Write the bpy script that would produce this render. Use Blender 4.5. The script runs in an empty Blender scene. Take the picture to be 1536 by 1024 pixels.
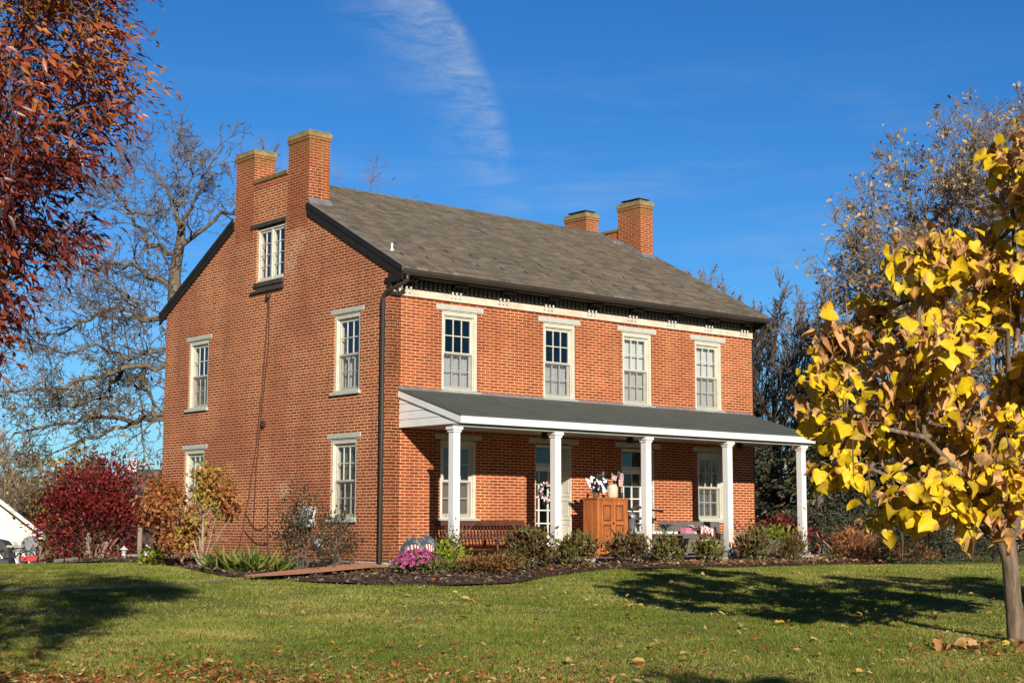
import bpy, math, random
import numpy as np
from mathutils import Vector, Matrix
from mathutils.geometry import tessellate_polygon

SC = bpy.context.scene
COL = SC.collection
R = math.radians

# ------------------------------------------------------------------ camera
EYE = 1.6
F_PX, PITCH, ROLL = 2243.7, 0.12166, 0.00225
cam_d = bpy.data.cameras.new('camera')
cam = bpy.data.objects.new('camera', cam_d)
COL.objects.link(cam)
cam_d.sensor_width = 36.0
cam_d.lens = F_PX / 1536 * 36
cam_d.clip_end = 2000
cam.matrix_world = Matrix.Translation((0, 0, EYE)) @ Matrix.Rotation(math.pi/2 + PITCH, 4, 'X') @ Matrix.Rotation(ROLL, 4, 'Z')
SC.camera = cam

# ------------------------------------------------------------------ light
SUN_DIR = Vector((-0.525, 2.16, -0.855)).normalized()      # way the light travels
sd = bpy.data.lights.new('sun', 'SUN')
sd.energy = 5.0
sd.angle = R(0.53)
sd.color = (1.0, 0.93, 0.82)
so = bpy.data.objects.new('sun', sd)
so.rotation_euler = SUN_DIR.to_track_quat('-Z', 'Y').to_euler()
so.location = (8, -30, 20)
COL.objects.link(so)

W = bpy.data.worlds.new('World')
SC.world = W
W.use_nodes = True
wt = W.node_tree
wt.nodes.clear()
def wn(t, **kw):
    n = wt.nodes.new(t)
    for k, v in kw.items(): setattr(n, k, v)
    return n
def wl(a, b): wt.links.new(a, b)
def wmath(op, a, b=None, c=None):
    n = wn('ShaderNodeMath', operation=op)
    for i, v in enumerate((a, b, c)):
        if v is None: continue
        if isinstance(v, (int, float)): n.inputs[i].default_value = v
        else: wl(v, n.inputs[i])
    return n.outputs[0]
def wramp(v, a, b):
    n = wn('ShaderNodeMapRange', interpolation_type='SMOOTHSTEP')
    wl(v, n.inputs[0]); n.inputs[1].default_value = a; n.inputs[2].default_value = b
    return n.outputs[0]
sky = wn('ShaderNodeTexSky', sky_type='NISHITA', sun_disc=False, sun_elevation=R(21.0),
         sun_rotation=math.atan2(0.525, -2.16), altitude=200, air_density=1.0, dust_density=0.25, ozone_density=3.0)
hs = wn('ShaderNodeHueSaturation')
hs.inputs['Saturation'].default_value = 1.25
hs.inputs['Value'].default_value = 1.0
wl(sky.outputs[0], hs.inputs['Color'])
tc = wn('ShaderNodeTexCoord')
sx = wn('ShaderNodeSeparateXYZ'); wl(tc.outputs['Generated'], sx.inputs[0])
yy = wmath('MAXIMUM', sx.outputs[1], 0.05)
az = wmath('DIVIDE', sx.outputs[0], yy)
el = wmath('DIVIDE', sx.outputs[2], yy)
# streak of cirrus: its right edge and its left edge as azimuth at each elevation
redge = wmath('ADD', wmath('MULTIPLY', wmath('MULTIPLY', el, el), -1.2022), wmath('MULTIPLY_ADD', el, 0.2935, 0.0060))
ledge = wmath('MULTIPLY_ADD', el, -0.76, 0.145)
wob = wn('ShaderNodeTexNoise'); wob.inputs['Scale'].default_value = 14; wob.inputs['Detail'].default_value = 4
wl(tc.outputs['Generated'], wob.inputs['Vector'])
wv = wmath('MULTIPLY_ADD', wob.outputs[0], 0.024, -0.012)
azw = wmath('ADD', az, wv)
m1 = wramp(wmath('SUBTRACT', redge, azw), -0.002, 0.013)
m2 = wramp(wmath('SUBTRACT', azw, ledge), -0.02, 0.085)
m3 = wramp(el, 0.11, 0.20)
mp = wn('ShaderNodeMapping'); mp.inputs['Scale'].default_value = (26, 26, 95); mp.inputs['Rotation'].default_value = (0, R(14), 0)
wl(tc.outputs['Generated'], mp.inputs[0])
nz = wn('ShaderNodeTexNoise'); nz.inputs['Scale'].default_value = 1.0; nz.inputs['Detail'].default_value = 8; nz.inputs['Roughness'].default_value = 0.75; nz.inputs['Distortion'].default_value = 0.6
wl(mp.outputs[0], nz.inputs['Vector'])
fib = wramp(nz.outputs[0], 0.30, 0.72)
cl = wmath('MULTIPLY', wmath('MULTIPLY', m1, m2), wmath('MULTIPLY', m3, fib))
cl = wmath('MULTIPLY', cl, 0.58)
# thin veil low on the right
mp2 = wn('ShaderNodeMapping'); mp2.inputs['Scale'].default_value = (4, 4, 26); mp2.inputs['Rotation'].default_value = (0, R(-16), 0)
wl(tc.outputs['Generated'], mp2.inputs[0])
nz2 = wn('ShaderNodeTexNoise'); nz2.inputs['Scale'].default_value = 1.3; nz2.inputs['Detail'].default_value = 7; nz2.inputs['Roughness'].default_value = 0.6
wl(mp2.outputs[0], nz2.inputs['Vector'])
veil = wmath('MULTIPLY', wramp(nz2.outputs[0], 0.45, 0.8), wmath('MULTIPLY', wramp(el, 0.36, 0.2), 0.26))
cl = wmath('ADD', cl, veil)
mix = wn('ShaderNodeMix', data_type='RGBA')
tint = wn('ShaderNodeMix', data_type='RGBA')
wl(wramp(sx.outputs[2], 0.0, 0.42), tint.inputs[0]); tint.inputs[6].default_value = (0.56, 0.95, 1.34, 1); tint.inputs[7].default_value = (0.50, 0.90, 1.22, 1)
tm = wn('ShaderNodeMix', data_type='RGBA', blend_type='MULTIPLY'); tm.inputs[0].default_value = 1.0
wl(hs.outputs[0], tm.inputs[6]); wl(tint.outputs[2], tm.inputs[7])
wl(cl, mix.inputs[0]); wl(tm.outputs[2], mix.inputs[6])
# sky behind the camera dimmed by hand, to cut the fill under the porch
rear_dim = wramp(sx.outputs[1], -0.4, 0.15); rear_dim = wmath('MULTIPLY_ADD', rear_dim, 0.70, 0.30)
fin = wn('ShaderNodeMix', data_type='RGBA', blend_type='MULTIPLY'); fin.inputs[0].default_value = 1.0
wl(mix.outputs[2], fin.inputs[6]); wl(rear_dim, fin.inputs[7]); mix.inputs[7].default_value = (5.6, 6.4, 7.4, 1)
bg = wn('ShaderNodeBackground'); bg.inputs[1].default_value = 0.075
wl(fin.outputs[2], bg.inputs[0])
out = wn('ShaderNodeOutputWorld'); wl(bg.outputs[0], out.inputs[0])

SC.view_settings.view_transform = 'Standard'
SC.view_settings.look = 'None'
SC.view_settings.exposure = 0.28
SC.view_settings.gamma = 1.0
SC.render.engine = 'CYCLES'
SC.cycles.max_bounces = 8
SC.cycles.transparent_max_bounces = 12
SC.cycles.sample_clamp_indirect = 6

# ------------------------------------------------------------------ places
X0, Y0, TH = -2.4149, 29.0, 0.7097          # near corner of the house and its turn
ZB = -0.84                                   # foot of the house below the eye
CT, ST = math.cos(TH), math.sin(TH)
def hw(X, Y, Z=None):                        # house plan to world
    x = X0 + X*CT - Y*ST; y = Y0 + X*ST + Y*CT
    return (x, y, (Z + EYE) if Z is not None else gnd(x, y))
def gnd(x, y):
    x = np.asarray(x, float); y = np.asarray(y, float)
    t = np.clip((y - 28)/0.8, -40, 40)
    yl = np.where(y < 60, y - 0.8*np.log1p(np.exp(t)), 28.0)
    z = 0.0286*yl
    s = 1/(1 + np.exp(-np.clip((-(x + 8.7) - 0.2*(y - 28))/0.5, -30, 30)))
    s2 = 1/(1 + np.exp(-np.clip((-(x + 2.0) - 0.12*(y - 36))/1.5, -30, 30)))*1/(1+np.exp(-np.clip((y-44)/2, -30, 30)))
    s = np.maximum(s, s2)
    fall = 0.03*np.clip(y - 29, 0, 40) + 0.065*np.clip(y - 38, 0, 16)
    z = z - fall*s
    z = z + 0.035*np.sin(x*0.55 + 1.0)*np.sin(y*0.43)*np.clip((26 - y)/8, 0, 1) + 0.015*np.sin(x*1.3)*np.sin(y*1.1 + 2)*np.clip((26 - y)/8, 0, 1)
    z = np.where(y < 3, np.maximum(z, -0.6), z)
    return float(z) if z.ndim == 0 else z
def ray(u, v):
    c, s = math.cos(ROLL), math.sin(ROLL)
    a0, b0 = u - 768, v - 512
    a = c*a0 + s*b0; b = -s*a0 + c*b0
    return np.array([a/F_PX, math.cos(PITCH) + math.sin(PITCH)*b/F_PX, math.sin(PITCH) - math.cos(PITCH)*b/F_PX])
def at(u, v):                                # where the ground is seen
    d = ray(u, v); t = 5.0
    while t < 90:
        p = d*t
        if p[2] + EYE < gnd(p[0], p[1]): break
        t += 0.03
    return (float(p[0]), float(p[1]), gnd(p[0], p[1]))
def far(u, y):                               # a place y metres off, by bearing
    x = (u - 768)/F_PX*y
    return (x, y, gnd(x, y))

# ------------------------------------------------------------------ helpers
def tag(o, label=None, cat=None, group=None, kind=None):
    if label: o['label'] = label
    if cat: o['category'] = cat
    if group: o['group'] = group
    if kind: o['kind'] = kind
    return o
def empty(name, loc, rz=0.0):
    o = bpy.data.objects.new(name, None)
    o.location = loc; o.rotation_euler = (0, 0, rz)
    o.empty_display_size = 0.2
    COL.objects.link(o)
    return o
def box_uv(me):
    n = len(me.loops)
    if not n: return
    co = np.empty(len(me.vertices)*3); me.vertices.foreach_get('co', co); co = co.reshape(-1, 3)
    vi = np.empty(n, int); me.loops.foreach_get('vertex_index', vi)
    nn = np.empty(len(me.polygons)*3); me.polygons.foreach_get('normal', nn); nn = np.abs(nn.reshape(-1, 3))
    tot = np.empty(len(me.polygons), int); me.polygons.foreach_get('loop_total', tot)
    ax = np.repeat(np.argmax(nn*np.array([1, 1, 1.0]), axis=1), tot)
    p = co[vi]
    uv = np.where((ax == 0)[:, None], p[:, [1, 2]], np.where((ax == 1)[:, None], p[:, [0, 2]], p[:, [0, 1]]))
    l = me.uv_layers.new(name='UVMap')
    l.data.foreach_set('uv', uv.astype(np.float32).ravel())
class MB:
    def __init__(s, off=(0, 0, 0)):
        s.v = []; s.f = []; s.m = []; s.off = off; s.cur = 0
    def add(s, vs, fs):
        b = len(s.v)
        s.v += [tuple(p) for p in vs]
        for f in fs:
            s.f.append(tuple(b + i for i in f)); s.m.append(s.cur)
        return s
    def box(s, x0, x1, y0, y1, z0, z1, fn=None):
        vs = [(x, y, z) for z in (z0, z1) for y in (y0, y1) for x in (x0, x1)]
        if fn: vs = [fn(*p) for p in vs]
        return s.add(vs, [(0, 2, 3, 1), (4, 5, 7, 6), (0, 1, 5, 4), (2, 6, 7, 3), (0, 4, 6, 2), (1, 3, 7, 5)])
    def prism(s, poly, a, b, fn):            # poly of (p,q); fn(t,p,q) -> xyz
        n = len(poly)
        vs = [fn(a, *p) for p in poly] + [fn(b, *p) for p in poly]
        fs = [tuple(range(n))[::-1], tuple(range(n, 2*n))] + [(i, (i+1) % n, n + (i+1) % n, n + i) for i in range(n)]
        return s.add(vs, fs)
    def tube(s, pts, rad, k=8, cap=True):
        pts = [Vector(p) for p in pts]
        if not hasattr(rad, '__len__'): rad = [rad]*len(pts)
        vs = []; up = Vector((0.31, 0.17, 0.93))
        for i, p in enumerate(pts):
            d = (pts[min(i+1, len(pts)-1)] - pts[max(i-1, 0)]).normalized()
            if abs(d.dot(up)) > 0.95: up = Vector((0.9, 0.3, 0.1))
            a = d.cross(up).normalized(); b = d.cross(a).normalized()
            for j in range(k):
                t = 2*math.pi*j/k
                vs.append(p + (a*math.cos(t) + b*math.sin(t))*rad[i])
        fs = [(i*k + j, i*k + (j+1) % k, (i+1)*k + (j+1) % k, (i+1)*k + j) for i in range(len(pts)-1) for j in range(k)]
        if cap:
            fs.append(tuple(range(k))[::-1]); fs.append(tuple(range((len(pts)-1)*k, len(pts)*k)))
        return s.add(vs, fs)
    def lathe(s, prof, c=(0, 0, 0), k=14):
        vs = [(c[0] + r*math.cos(2*math.pi*j/k), c[1] + r*math.sin(2*math.pi*j/k), c[2] + z) for r, z in prof for j in range(k)]
        n = len(prof)
        fs = [(i*k + j, i*k + (j+1) % k, (i+1)*k + (j+1) % k, (i+1)*k + j) for i in range(n-1) for j in range(k)]
        fs += [tuple(range(k))[::-1], tuple(range((n-1)*k, n*k))]
        return s.add(vs, fs)
    def build(s, name, mats, parent=None, smooth=False, bevel=0.0):
        me = bpy.data.meshes.new(name)
        ox, oy, oz = s.off
        me.from_pydata([(p[0]+ox, p[1]+oy, p[2]+oz) for p in s.v], [], s.f)
        if not isinstance(mats, (list, tuple)): mats = [mats]
        for m in mats: me.materials.append(m)
        if len(mats) > 1: me.polygons.foreach_set('material_index', s.m)
        me.update()
        import bmesh
        bm = bmesh.new(); bm.from_mesh(me); bmesh.ops.recalc_face_normals(bm, faces=bm.faces); bm.to_mesh(me); bm.free()
        box_uv(me)
        if smooth: me.polygons.foreach_set('use_smooth', [True]*len(me.polygons))
        o = bpy.data.objects.new(name, me)
        COL.objects.link(o)
        if parent: o.parent = parent
        if bevel:
            b = o.modifiers.new('bevel', 'BEVEL'); b.width = bevel; b.segments = 2; b.limit_method = 'ANGLE'
        return o
def raw_mesh(name, verts, tris, uv=None, mats=(), parent=None, smooth=False):
    """big meshes straight from arrays; tris Nx3 (or Nx4)"""
    verts = np.asarray(verts, np.float32); tris = np.asarray(tris, np.int32)
    me = bpy.data.meshes.new(name)
    k = tris.shape[1]
    me.vertices.add(len(verts)); me.vertices.foreach_set('co', verts.ravel())
    me.loops.add(tris.size); me.loops.foreach_set('vertex_index', tris.ravel())
    me.polygons.add(len(tris)); me.polygons.foreach_set('loop_start', np.arange(0, tris.size, k, dtype=np.int32))
    me.polygons.foreach_set('loop_total', np.full(len(tris), k, np.int32))
    if smooth: me.polygons.foreach_set('use_smooth', np.ones(len(tris), bool))
    for m in (mats if isinstance(mats, (list, tuple)) else [mats]): me.materials.append(m)
    if uv is not None:
        l = me.uv_layers.new(name='UVMap')
        l.data.foreach_set('uv', np.asarray(uv, np.float32)[tris.ravel()].ravel())
    me.update(calc_edges=True)
    o = bpy.data.objects.new(name, me)
    COL.objects.link(o)
    if parent: o.parent = parent
    return o

# ------------------------------------------------------------------ materials
class NT:
    def __init__(s, name):
        s.m = bpy.data.materials.new(name); s.m.use_nodes = True
        s.t = s.m.node_tree; s.t.nodes.clear()
        s.out = s.n('ShaderNodeOutputMaterial')
    def n(s, t, **kw):
        n = s.t.nodes.new(t)
        for k, v in kw.items(): setattr(n, k, v)
        return n
    def l(s, a, b): s.t.links.new(a, b)
    def val(s, sock, v):
        if v is None: return
        if isinstance(v, (int, float)): sock.default_value = v
        elif isinstance(v, tuple): sock.default_value = v if len(v) == len(sock.default_value) else tuple(v) + (1,)
        else: s.l(v, sock)
    def coord(s, kind='Object', scale=(1, 1, 1), rot=(0, 0, 0)):
        t = s.n('ShaderNodeTexCoord'); m = s.n('ShaderNodeMapping')
        m.inputs['Scale'].default_value = scale; m.inputs['Rotation'].default_value = rot
        s.l(t.outputs[kind], m.inputs[0]); return m.outputs[0]
    def noise(s, vec, scale, detail=4, rough=0.55, dist=0.0):
        n = s.n('ShaderNodeTexNoise'); s.l(vec, n.inputs['Vector'])
        n.inputs['Scale'].default_value = scale; n.inputs['Detail'].default_value = detail
        n.inputs['Roughness'].default_value = rough; n.inputs['Distortion'].default_value = dist
        return n.outputs[0]
    def rng(s, v, a, b, c=0.0, d=1.0):
        n = s.n('ShaderNodeMapRange'); s.l(v, n.inputs[0])
        for i, x in enumerate((a, b, c, d)): n.inputs[i+1].default_value = x
        return n.outputs[0]
    def mix(s, f, a, b, mode='MIX'):
        n = s.n('ShaderNodeMix', data_type='RGBA', blend_type=mode)
        s.val(n.inputs[0], f); s.val(n.inputs[6], a); s.val(n.inputs[7], b)
        return n.outputs[2]
    def math(s, op, a, b=None):
        n = s.n('ShaderNodeMath', operation=op); s.val(n.inputs[0], a); s.val(n.inputs[1], b); return n.outputs[0]
    def ramp(s, v, stops):
        n = s.n('ShaderNodeValToRGB'); s.l(v, n.inputs[0]); e = n.color_ramp.elements
        while len(e) < len(stops): e.new(0.5)
        for i, (p, c) in enumerate(stops):
            e[i].position = p; e[i].color = tuple(c) + (1,)
        return n.outputs[0]
    def bump(s, h, strength, dist=0.02):
        n = s.n('ShaderNodeBump'); s.l(h, n.inputs['Height'])
        n.inputs['Strength'].default_value = strength; n.inputs['Distance'].default_value = dist
        return n.outputs[0]
    def bsdf(s, color, rough=0.7, normal=None, metal=0.0, spec=0.4):
        b = s.n('ShaderNodeBsdfPrincipled')
        s.val(b.inputs['Base Color'], color); s.val(b.inputs['Roughness'], rough); s.val(b.inputs['Metallic'], metal)
        b.inputs['Specular IOR Level'].default_value = spec
        if normal: s.l(normal, b.inputs['Normal'])
        s.l(b.outputs[0], s.out.inputs[0]); return b
def simple(name, c1, c2=None, rough=0.6, scale=6.0, bump=0.15, metal=0.0, stretch=(1, 1, 1), spec=0.4, lo=0.35, hi=0.65):
    t = NT(name)
    v = t.coord('Object', stretch)
    nz = t.noise(v, scale, 5, 0.6)
    c2 = c2 or tuple(x*0.78 for x in c1)
    col = t.mix(t.rng(nz, lo, hi), c1, c2)
    t.bsdf(col, t.rng(nz, 0.3, 0.7, rough - 0.08, rough + 0.08), t.bump(nz, bump, 0.01) if bump else None, metal, spec)
    return t.m

def brick_mat(name, moss=False, headers=False):
    t = NT(name)
    tcn = t.n('ShaderNodeTexCoord')
    big = t.noise(tcn.outputs['Object'], 0.55, 5, 0.6)
    mid = t.noise(tcn.outputs['Object'], 2.2, 5, 0.65)
    fine = t.noise(tcn.outputs['Object'], 38, 3, 0.6)
    # slightly uneven courses
    wob = t.n('ShaderNodeTexNoise'); wob.inputs['Scale'].default_value = 1.7; t.l(tcn.outputs['Object'], wob.inputs['Vector'])
    vm = t.n('ShaderNodeVectorMath', operation='MULTIPLY_ADD')
    t.l(wob.outputs['Color'], vm.inputs[0]); vm.inputs[1].default_value = (0.022, 0.018, 0); t.l(tcn.outputs['UV'], vm.inputs[2])
    b = t.n('ShaderNodeTexBrick', offset=0.5, offset_frequency=2, squash=0.5 if headers else 1.0, squash_frequency=6 if headers else 2)
    t.l(vm.outputs[0], b.inputs['Vector'])
    b.inputs['Scale'].default_value = 1
    b.inputs['Brick Width'].default_value = 0.225
    b.inputs['Row Height'].default_value = 0.0605
    b.inputs['Mortar Size'].default_value = 0.0115 if headers else 0.0095
    b.inputs['Mortar Smooth'].default_value = 0.25
    b.inputs['Bias'].default_value = -0.1
    b.inputs['Color1'].default_value = (0.43, 0.072, 0.020, 1)
    b.inputs['Color2'].default_value = (0.13, 0.018, 0.009, 1)
    b.inputs['Mortar'].default_value = (0.92, 0.60, 0.32, 1) if headers else (0.92, 0.56, 0.27, 1)
    c = t.mix(t.rng(fine, 0.35, 0.75, 0.0, 0.5), b.outputs[0], (0.38, 0.085, 0.03))
    c = t.mix(t.rng(big, 0.38, 0.62, 0.0, 0.75), c, t.mix(0.55, c, (0.20, 0.035, 0.014)))
    strk = t.noise(t.coord('Object', (2.2, 2.2, 0.22)), 1.4, 5, 0.7)
    c = t.mix(t.rng(strk, 0.54, 0.70, 0.0, 0.38), c, (0.16, 0.045, 0.025)); c = t.mix(t.rng(strk, 0.44, 0.30, 0.0, 0.22), c, (0.60, 0.30, 0.16))   # rain streaks and faded runs
    damp = t.n('ShaderNodeSeparateXYZ'); t.l(tcn.outputs['Object'], damp.inputs[0])
    c = t.mix(t.rng(t.math('ADD', damp.outputs[2], t.rng(mid, 0.2, 0.8, -0.5, 0.5)), 0.9, 0.1, 0.0, 0.45), c, (0.20, 0.055, 0.03))   # damp foot of the wall
    c = t.mix(t.rng(mid, 0.60, 0.80, 0.0, 0.40), c, (0.60, 0.27, 0.12))       # worn, pale bricks
    patchn = t.noise(tcn.outputs['Object'], 11, 3, 0.6)
    if headers:                                 # repointed patches, broad with lime
        for (py, pz, r_) in ((3.42, 6.0 - ZB, .42), (3.75, .72 - ZB, .24), (3.6, 5.55 - ZB, .32)):
            vd = t.n('ShaderNodeVectorMath', operation='DISTANCE'); t.l(tcn.outputs['Object'], vd.inputs[0]); vd.inputs[1].default_value = (0, py, pz)
            k = t.math('ADD', vd.outputs['Value'], t.rng(mid, 0.2, 0.8, -0.25, 0.25))
            c = t.mix(t.math('MULTIPLY', t.rng(k, r_, r_*0.2), t.math('MAXIMUM', t.math('MULTIPLY', b.outputs[1], 0.9), t.rng(patchn, 0.50, 0.56, 0.0, 0.5))), c, (0.80, 0.55, 0.34))
    if moss:
        sep = t.n('ShaderNodeSeparateXYZ'); t.l(tcn.outputs['UV'], sep.inputs[0])
        h = t.math('ADD', sep.outputs[1], t.rng(mid, 0.2, 0.8, -0.5, 0.5))
        c = t.mix(t.rng(h, 8.75, 9.25, 0.0, 0.75), c, t.mix(t.rng(fine, 0.4, 0.6), (0.30, 0.20, 0.045), (0.20, 0.15, 0.05)))
        c = t.mix(0.22, c, (0.16, 0.04, 0.02))
    ht = t.math('ADD', t.math('MULTIPLY', t.math('SUBTRACT', 1.0, b.outputs[1]), 1.0), t.math('MULTIPLY', fine, 0.5))
    t.bsdf(c, 0.88, t.bump(ht, 0.55, 0.012), spec=0.25)
    return t.m
def shingle_mat(name, c1, c2, c3, bw, rh, moss=0.0):
    t = NT(name)
    tcn = t.n('ShaderNodeTexCoord')
    b = t.n('ShaderNodeTexBrick', offset=0.37, offset_frequency=2)
    t.l(tcn.outputs['UV'], b.inputs['Vector'])
    b.inputs['Scale'].default_value = 1; b.inputs['Brick Width'].default_value = bw; b.inputs['Row Height'].default_value = rh
    b.inputs['Mortar Size'].default_value = 0.006; b.inputs['Mortar Smooth'].default_value = 0.6; b.inputs['Bias'].default_value = 0.0
    b.inputs['Color1'].default_value = c1 + (1,); b.inputs['Color2'].default_value = c2 + (1,); b.inputs['Mortar'].default_value = c3 + (1,)
    big = t.noise(t.coord('Object', (0.5, 1.2, 1.2)), 1.1, 6, 0.7)
    st = t.noise(t.coord('Object', (7, 1, 1)), 1.0, 4, 0.7)
    fine = t.noise(tcn.outputs['Object'], 45, 2, 0.7)
    c = t.mix(t.rng(st, 0.45, 0.68, 0, 0.7), b.outputs[0], c3)
    st2 = t.noise(t.coord('Object', (1.2, 5, 5)), 3.2, 5, 0.75)
    c = t.mix(t.rng(st2, 0.48, 0.68, 0, 0.6), c, tuple(x*1.3 for x in c1))
    c = t.mix(t.rng(big, 0.4, 0.7, 0, 0.35), c, c2)
    c = t.mix(t.rng(fine, 0.35, 0.75, 0, 0.35), c, c1)
    if moss: c = t.mix(t.rng(big, 0.56, 0.72, 0, moss), c, (0.10, 0.09, 0.03))
    t.bsdf(c, 0.9, t.bump(t.math('SUBTRACT', fine, b.outputs[1]), 0.5, 0.012), spec=0.2)
    return t.m
def leaf_mat(name, stops, trans=0.35, rough=0.5, spec=0.3, tcol=None, veins=False):
    t = NT(name)
    uv = t.n('ShaderNodeTexCoord')
    sp = t.n('ShaderNodeSeparateXYZ'); t.l(uv.outputs['UV'], sp.inputs[0])
    col = t.ramp(sp.outputs[0], stops)
    nz = t.noise(uv.outputs['Object'], 30, 3, 0.6)
    col = t.mix(t.rng(nz, 0.35, 0.7, 0.0, 0.30), col, t.mix(1.0, col, (0.45, 0.35, 0.30), 'MULTIPLY'))
    if veins:                                   # midrib, browning edge and spots
        ac = t.math('ABSOLUTE', t.math('SUBTRACT', sp.outputs[1], 0.5)); n2 = t.noise(uv.outputs['Object'], 9, 4, 0.7); n3 = t.noise(uv.outputs['Object'], 55, 2, 0.5)
        col = t.mix(t.rng(t.math('ADD', ac, t.rng(n2, 0.3, 0.7, -0.22, 0.22)), 0.30, 0.46, 0.0, 0.85), col, (0.36, 0.17, 0.05))
        col = t.mix(t.rng(n3, 0.66, 0.72, 0.0, 0.7), col, (0.22, 0.10, 0.03))
        col = t.mix(t.rng(ac, 0.035, 0.012, 0.0, 0.6), col, (0.55, 0.46, 0.14))
    p = t.n('ShaderNodeBsdfPrincipled'); t.l(col, p.inputs['Base Color']); p.inputs['Roughness'].default_value = rough
    p.inputs['Specular IOR Level'].default_value = spec
    tr = t.n('ShaderNodeBsdfTranslucent'); t.l(t.mix(0.0, col, col) if tcol is None else t.mix(0.6, col, tcol), tr.inputs[0])
    mx = t.n('ShaderNodeMixShader'); mx.inputs[0].default_value = trans
    t.l(p.outputs[0], mx.inputs[1]); t.l(tr.outputs[0], mx.inputs[2]); t.l(mx.outputs[0], t.out.inputs[0])
    return t.m
def glass_mat(name, tint=(0.92, 0.94, 0.94), ior=1.5, wavy=0.12):
    t = NT(name)
    nz = t.noise(t.coord('Object', (1, 1, 1)), 2.2, 2, 0.5)
    bmp = t.bump(nz, wavy, 0.05)
    tr = t.n('ShaderNodeBsdfTransparent'); tr.inputs[0].default_value = tint + (1,)
    gl = t.n('ShaderNodeBsdfGlossy'); gl.inputs['Roughness'].default_value = 0.01; gl.inputs[0].default_value = (0.95, 0.97, 1, 1)
    t.l(bmp, gl.inputs['Normal'])
    geo = t.n('ShaderNodeNewGeometry'); dt = t.n('ShaderNodeVectorMath', operation='DOT_PRODUCT'); t.l(geo.outputs['Normal'], dt.inputs[0]); t.l(geo.outputs['Incoming'], dt.inputs[1])
    f0 = ((ior - 1)/(ior + 1))**2*1.9
    fr = t.math('ADD', f0, t.math('MULTIPLY', 1 - f0, t.math('POWER', t.math('SUBTRACT', 1.0, t.math('ABSOLUTE', dt.outputs['Value'])), 5.0)))
    mx = t.n('ShaderNodeMixShader'); t.l(fr, mx.inputs[0]); t.l(tr.outputs[0], mx.inputs[1]); t.l(gl.outputs[0], mx.inputs[2])
    t.l(mx.outputs[0], t.out.inputs[0]); return t.m
def screen_mat(name, c, opacity):
    t = NT(name)
    tr = t.n('ShaderNodeBsdfTransparent'); df = t.n('ShaderNodeBsdfDiffuse'); df.inputs[0].default_value = c + (1,)
    mx = t.n('ShaderNodeMixShader'); mx.inputs[0].default_value = opacity
    t.l(tr.outputs[0], mx.inputs[1]); t.l(df.outputs[0], mx.inputs[2]); t.l(mx.outputs[0], t.out.inputs[0]); return t.m
def wood_mat(name, c1, c2, axis='Z', rough=0.5):
    t = NT(name)
    st = {'Z': (9, 9, 0.7), 'X': (0.7, 9, 9), 'Y': (9, 0.7, 9)}[axis]
    v = t.coord('Object', st)
    a = t.noise(v, 2.2, 6, 0.65, 0.6); b = t.noise(t.coord('Object', (1, 1, 1)), 3.0, 3)
    c = t.mix(t.rng(a, 0.35, 0.68), c1, c2)
    c = t.mix(t.rng(b, 0.5, 0.75, 0, 0.5), c, t.mix(1.0, c, (0.45, 0.4, 0.4), 'MULTIPLY'))
    t.bsdf(c, rough, t.bump(a, 0.25, 0.006)); return t.m
def stripe_mat(name, a, b, n, axis=0):
    t = NT(name); uv = t.n('ShaderNodeTexCoord'); sp = t.n('ShaderNodeSeparateXYZ'); t.l(uv.outputs['UV'], sp.inputs[0])
    f = t.math('FRACT', t.math('MULTIPLY', sp.outputs[axis], n))
    t.bsdf(t.mix(t.math('GREATER_THAN', f, 0.5), a, b), 0.85); return t.m
M = {}
M['brick'] = brick_mat('brick'); M['brick_gable'] = brick_mat('brick_gable', headers=True); M['brick_chimney'] = brick_mat('brick_chimney', moss=True)
M['shingle'] = shingle_mat('shingle', (0.235, 0.19, 0.135), (0.090, 0.073, 0.054), (0.035, 0.029, 0.022), 0.30, 0.125, 0.3)
M['porch_shingle'] = shingle_mat('porch_shingle', (0.10, 0.115, 0.10), (0.075, 0.087, 0.077), (0.05, 0.058, 0.052), 0.6, 0.17)
M['cream'] = simple('cream_paint', (0.68, 0.64, 0.52), (0.58, 0.54, 0.44), 0.5, 5, 0.08)
M['lintel'] = simple('lintel_paint', (0.56, 0.57, 0.50), (0.44, 0.45, 0.40), 0.6, 7, 0.15, stretch=(1, 1, 3))
M['frieze'] = simple('frieze_paint', (0.78, 0.66, 0.52), (0.62, 0.48, 0.36), 0.6, 4, 0.1)
M['white'] = simple('white_paint', (0.80, 0.79, 0.76), (0.72, 0.71, 0.68), 0.4, 3, 0.05)
t = NT('post_white'); v_ = t.coord('Object'); n1 = t.noise(v_, 5, 5, 0.65); n2 = t.noise(t.coord('Object', (14, 14, 0.6)), 1.5, 4, 0.7); sp_ = t.n('ShaderNodeSeparateXYZ'); t.l(v_, sp_.inputs[0])
gr = t.rng(t.math('ADD', sp_.outputs[2], t.rng(n1, 0.25, 0.75, -0.35, 0.35)), 1.0, 0.25, 0.0, 0.7)
c_ = t.mix(t.rng(n2, 0.52, 0.75, 0, 0.35), (0.80, 0.79, 0.76), (0.60, 0.58, 0.53)); c_ = t.mix(gr, c_, (0.42, 0.38, 0.32)); t.bsdf(c_, 0.5, t.bump(n2, 0.15, 0.004)); M['post_white'] = t.m
M['white_aged'] = simple('aged_white', (0.72, 0.70, 0.66), (0.52, 0.50, 0.46), 0.5, 8, 0.1)
M['ceiling'] = simple('porch_ceiling', (0.42, 0.43, 0.37), None, 0.6, 3, 0.05)
M['dark'] = simple('dark_trim', (0.028, 0.021, 0.016), (0.02, 0.015, 0.012), 0.6, 5, 0.08, spec=0.2)
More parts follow.
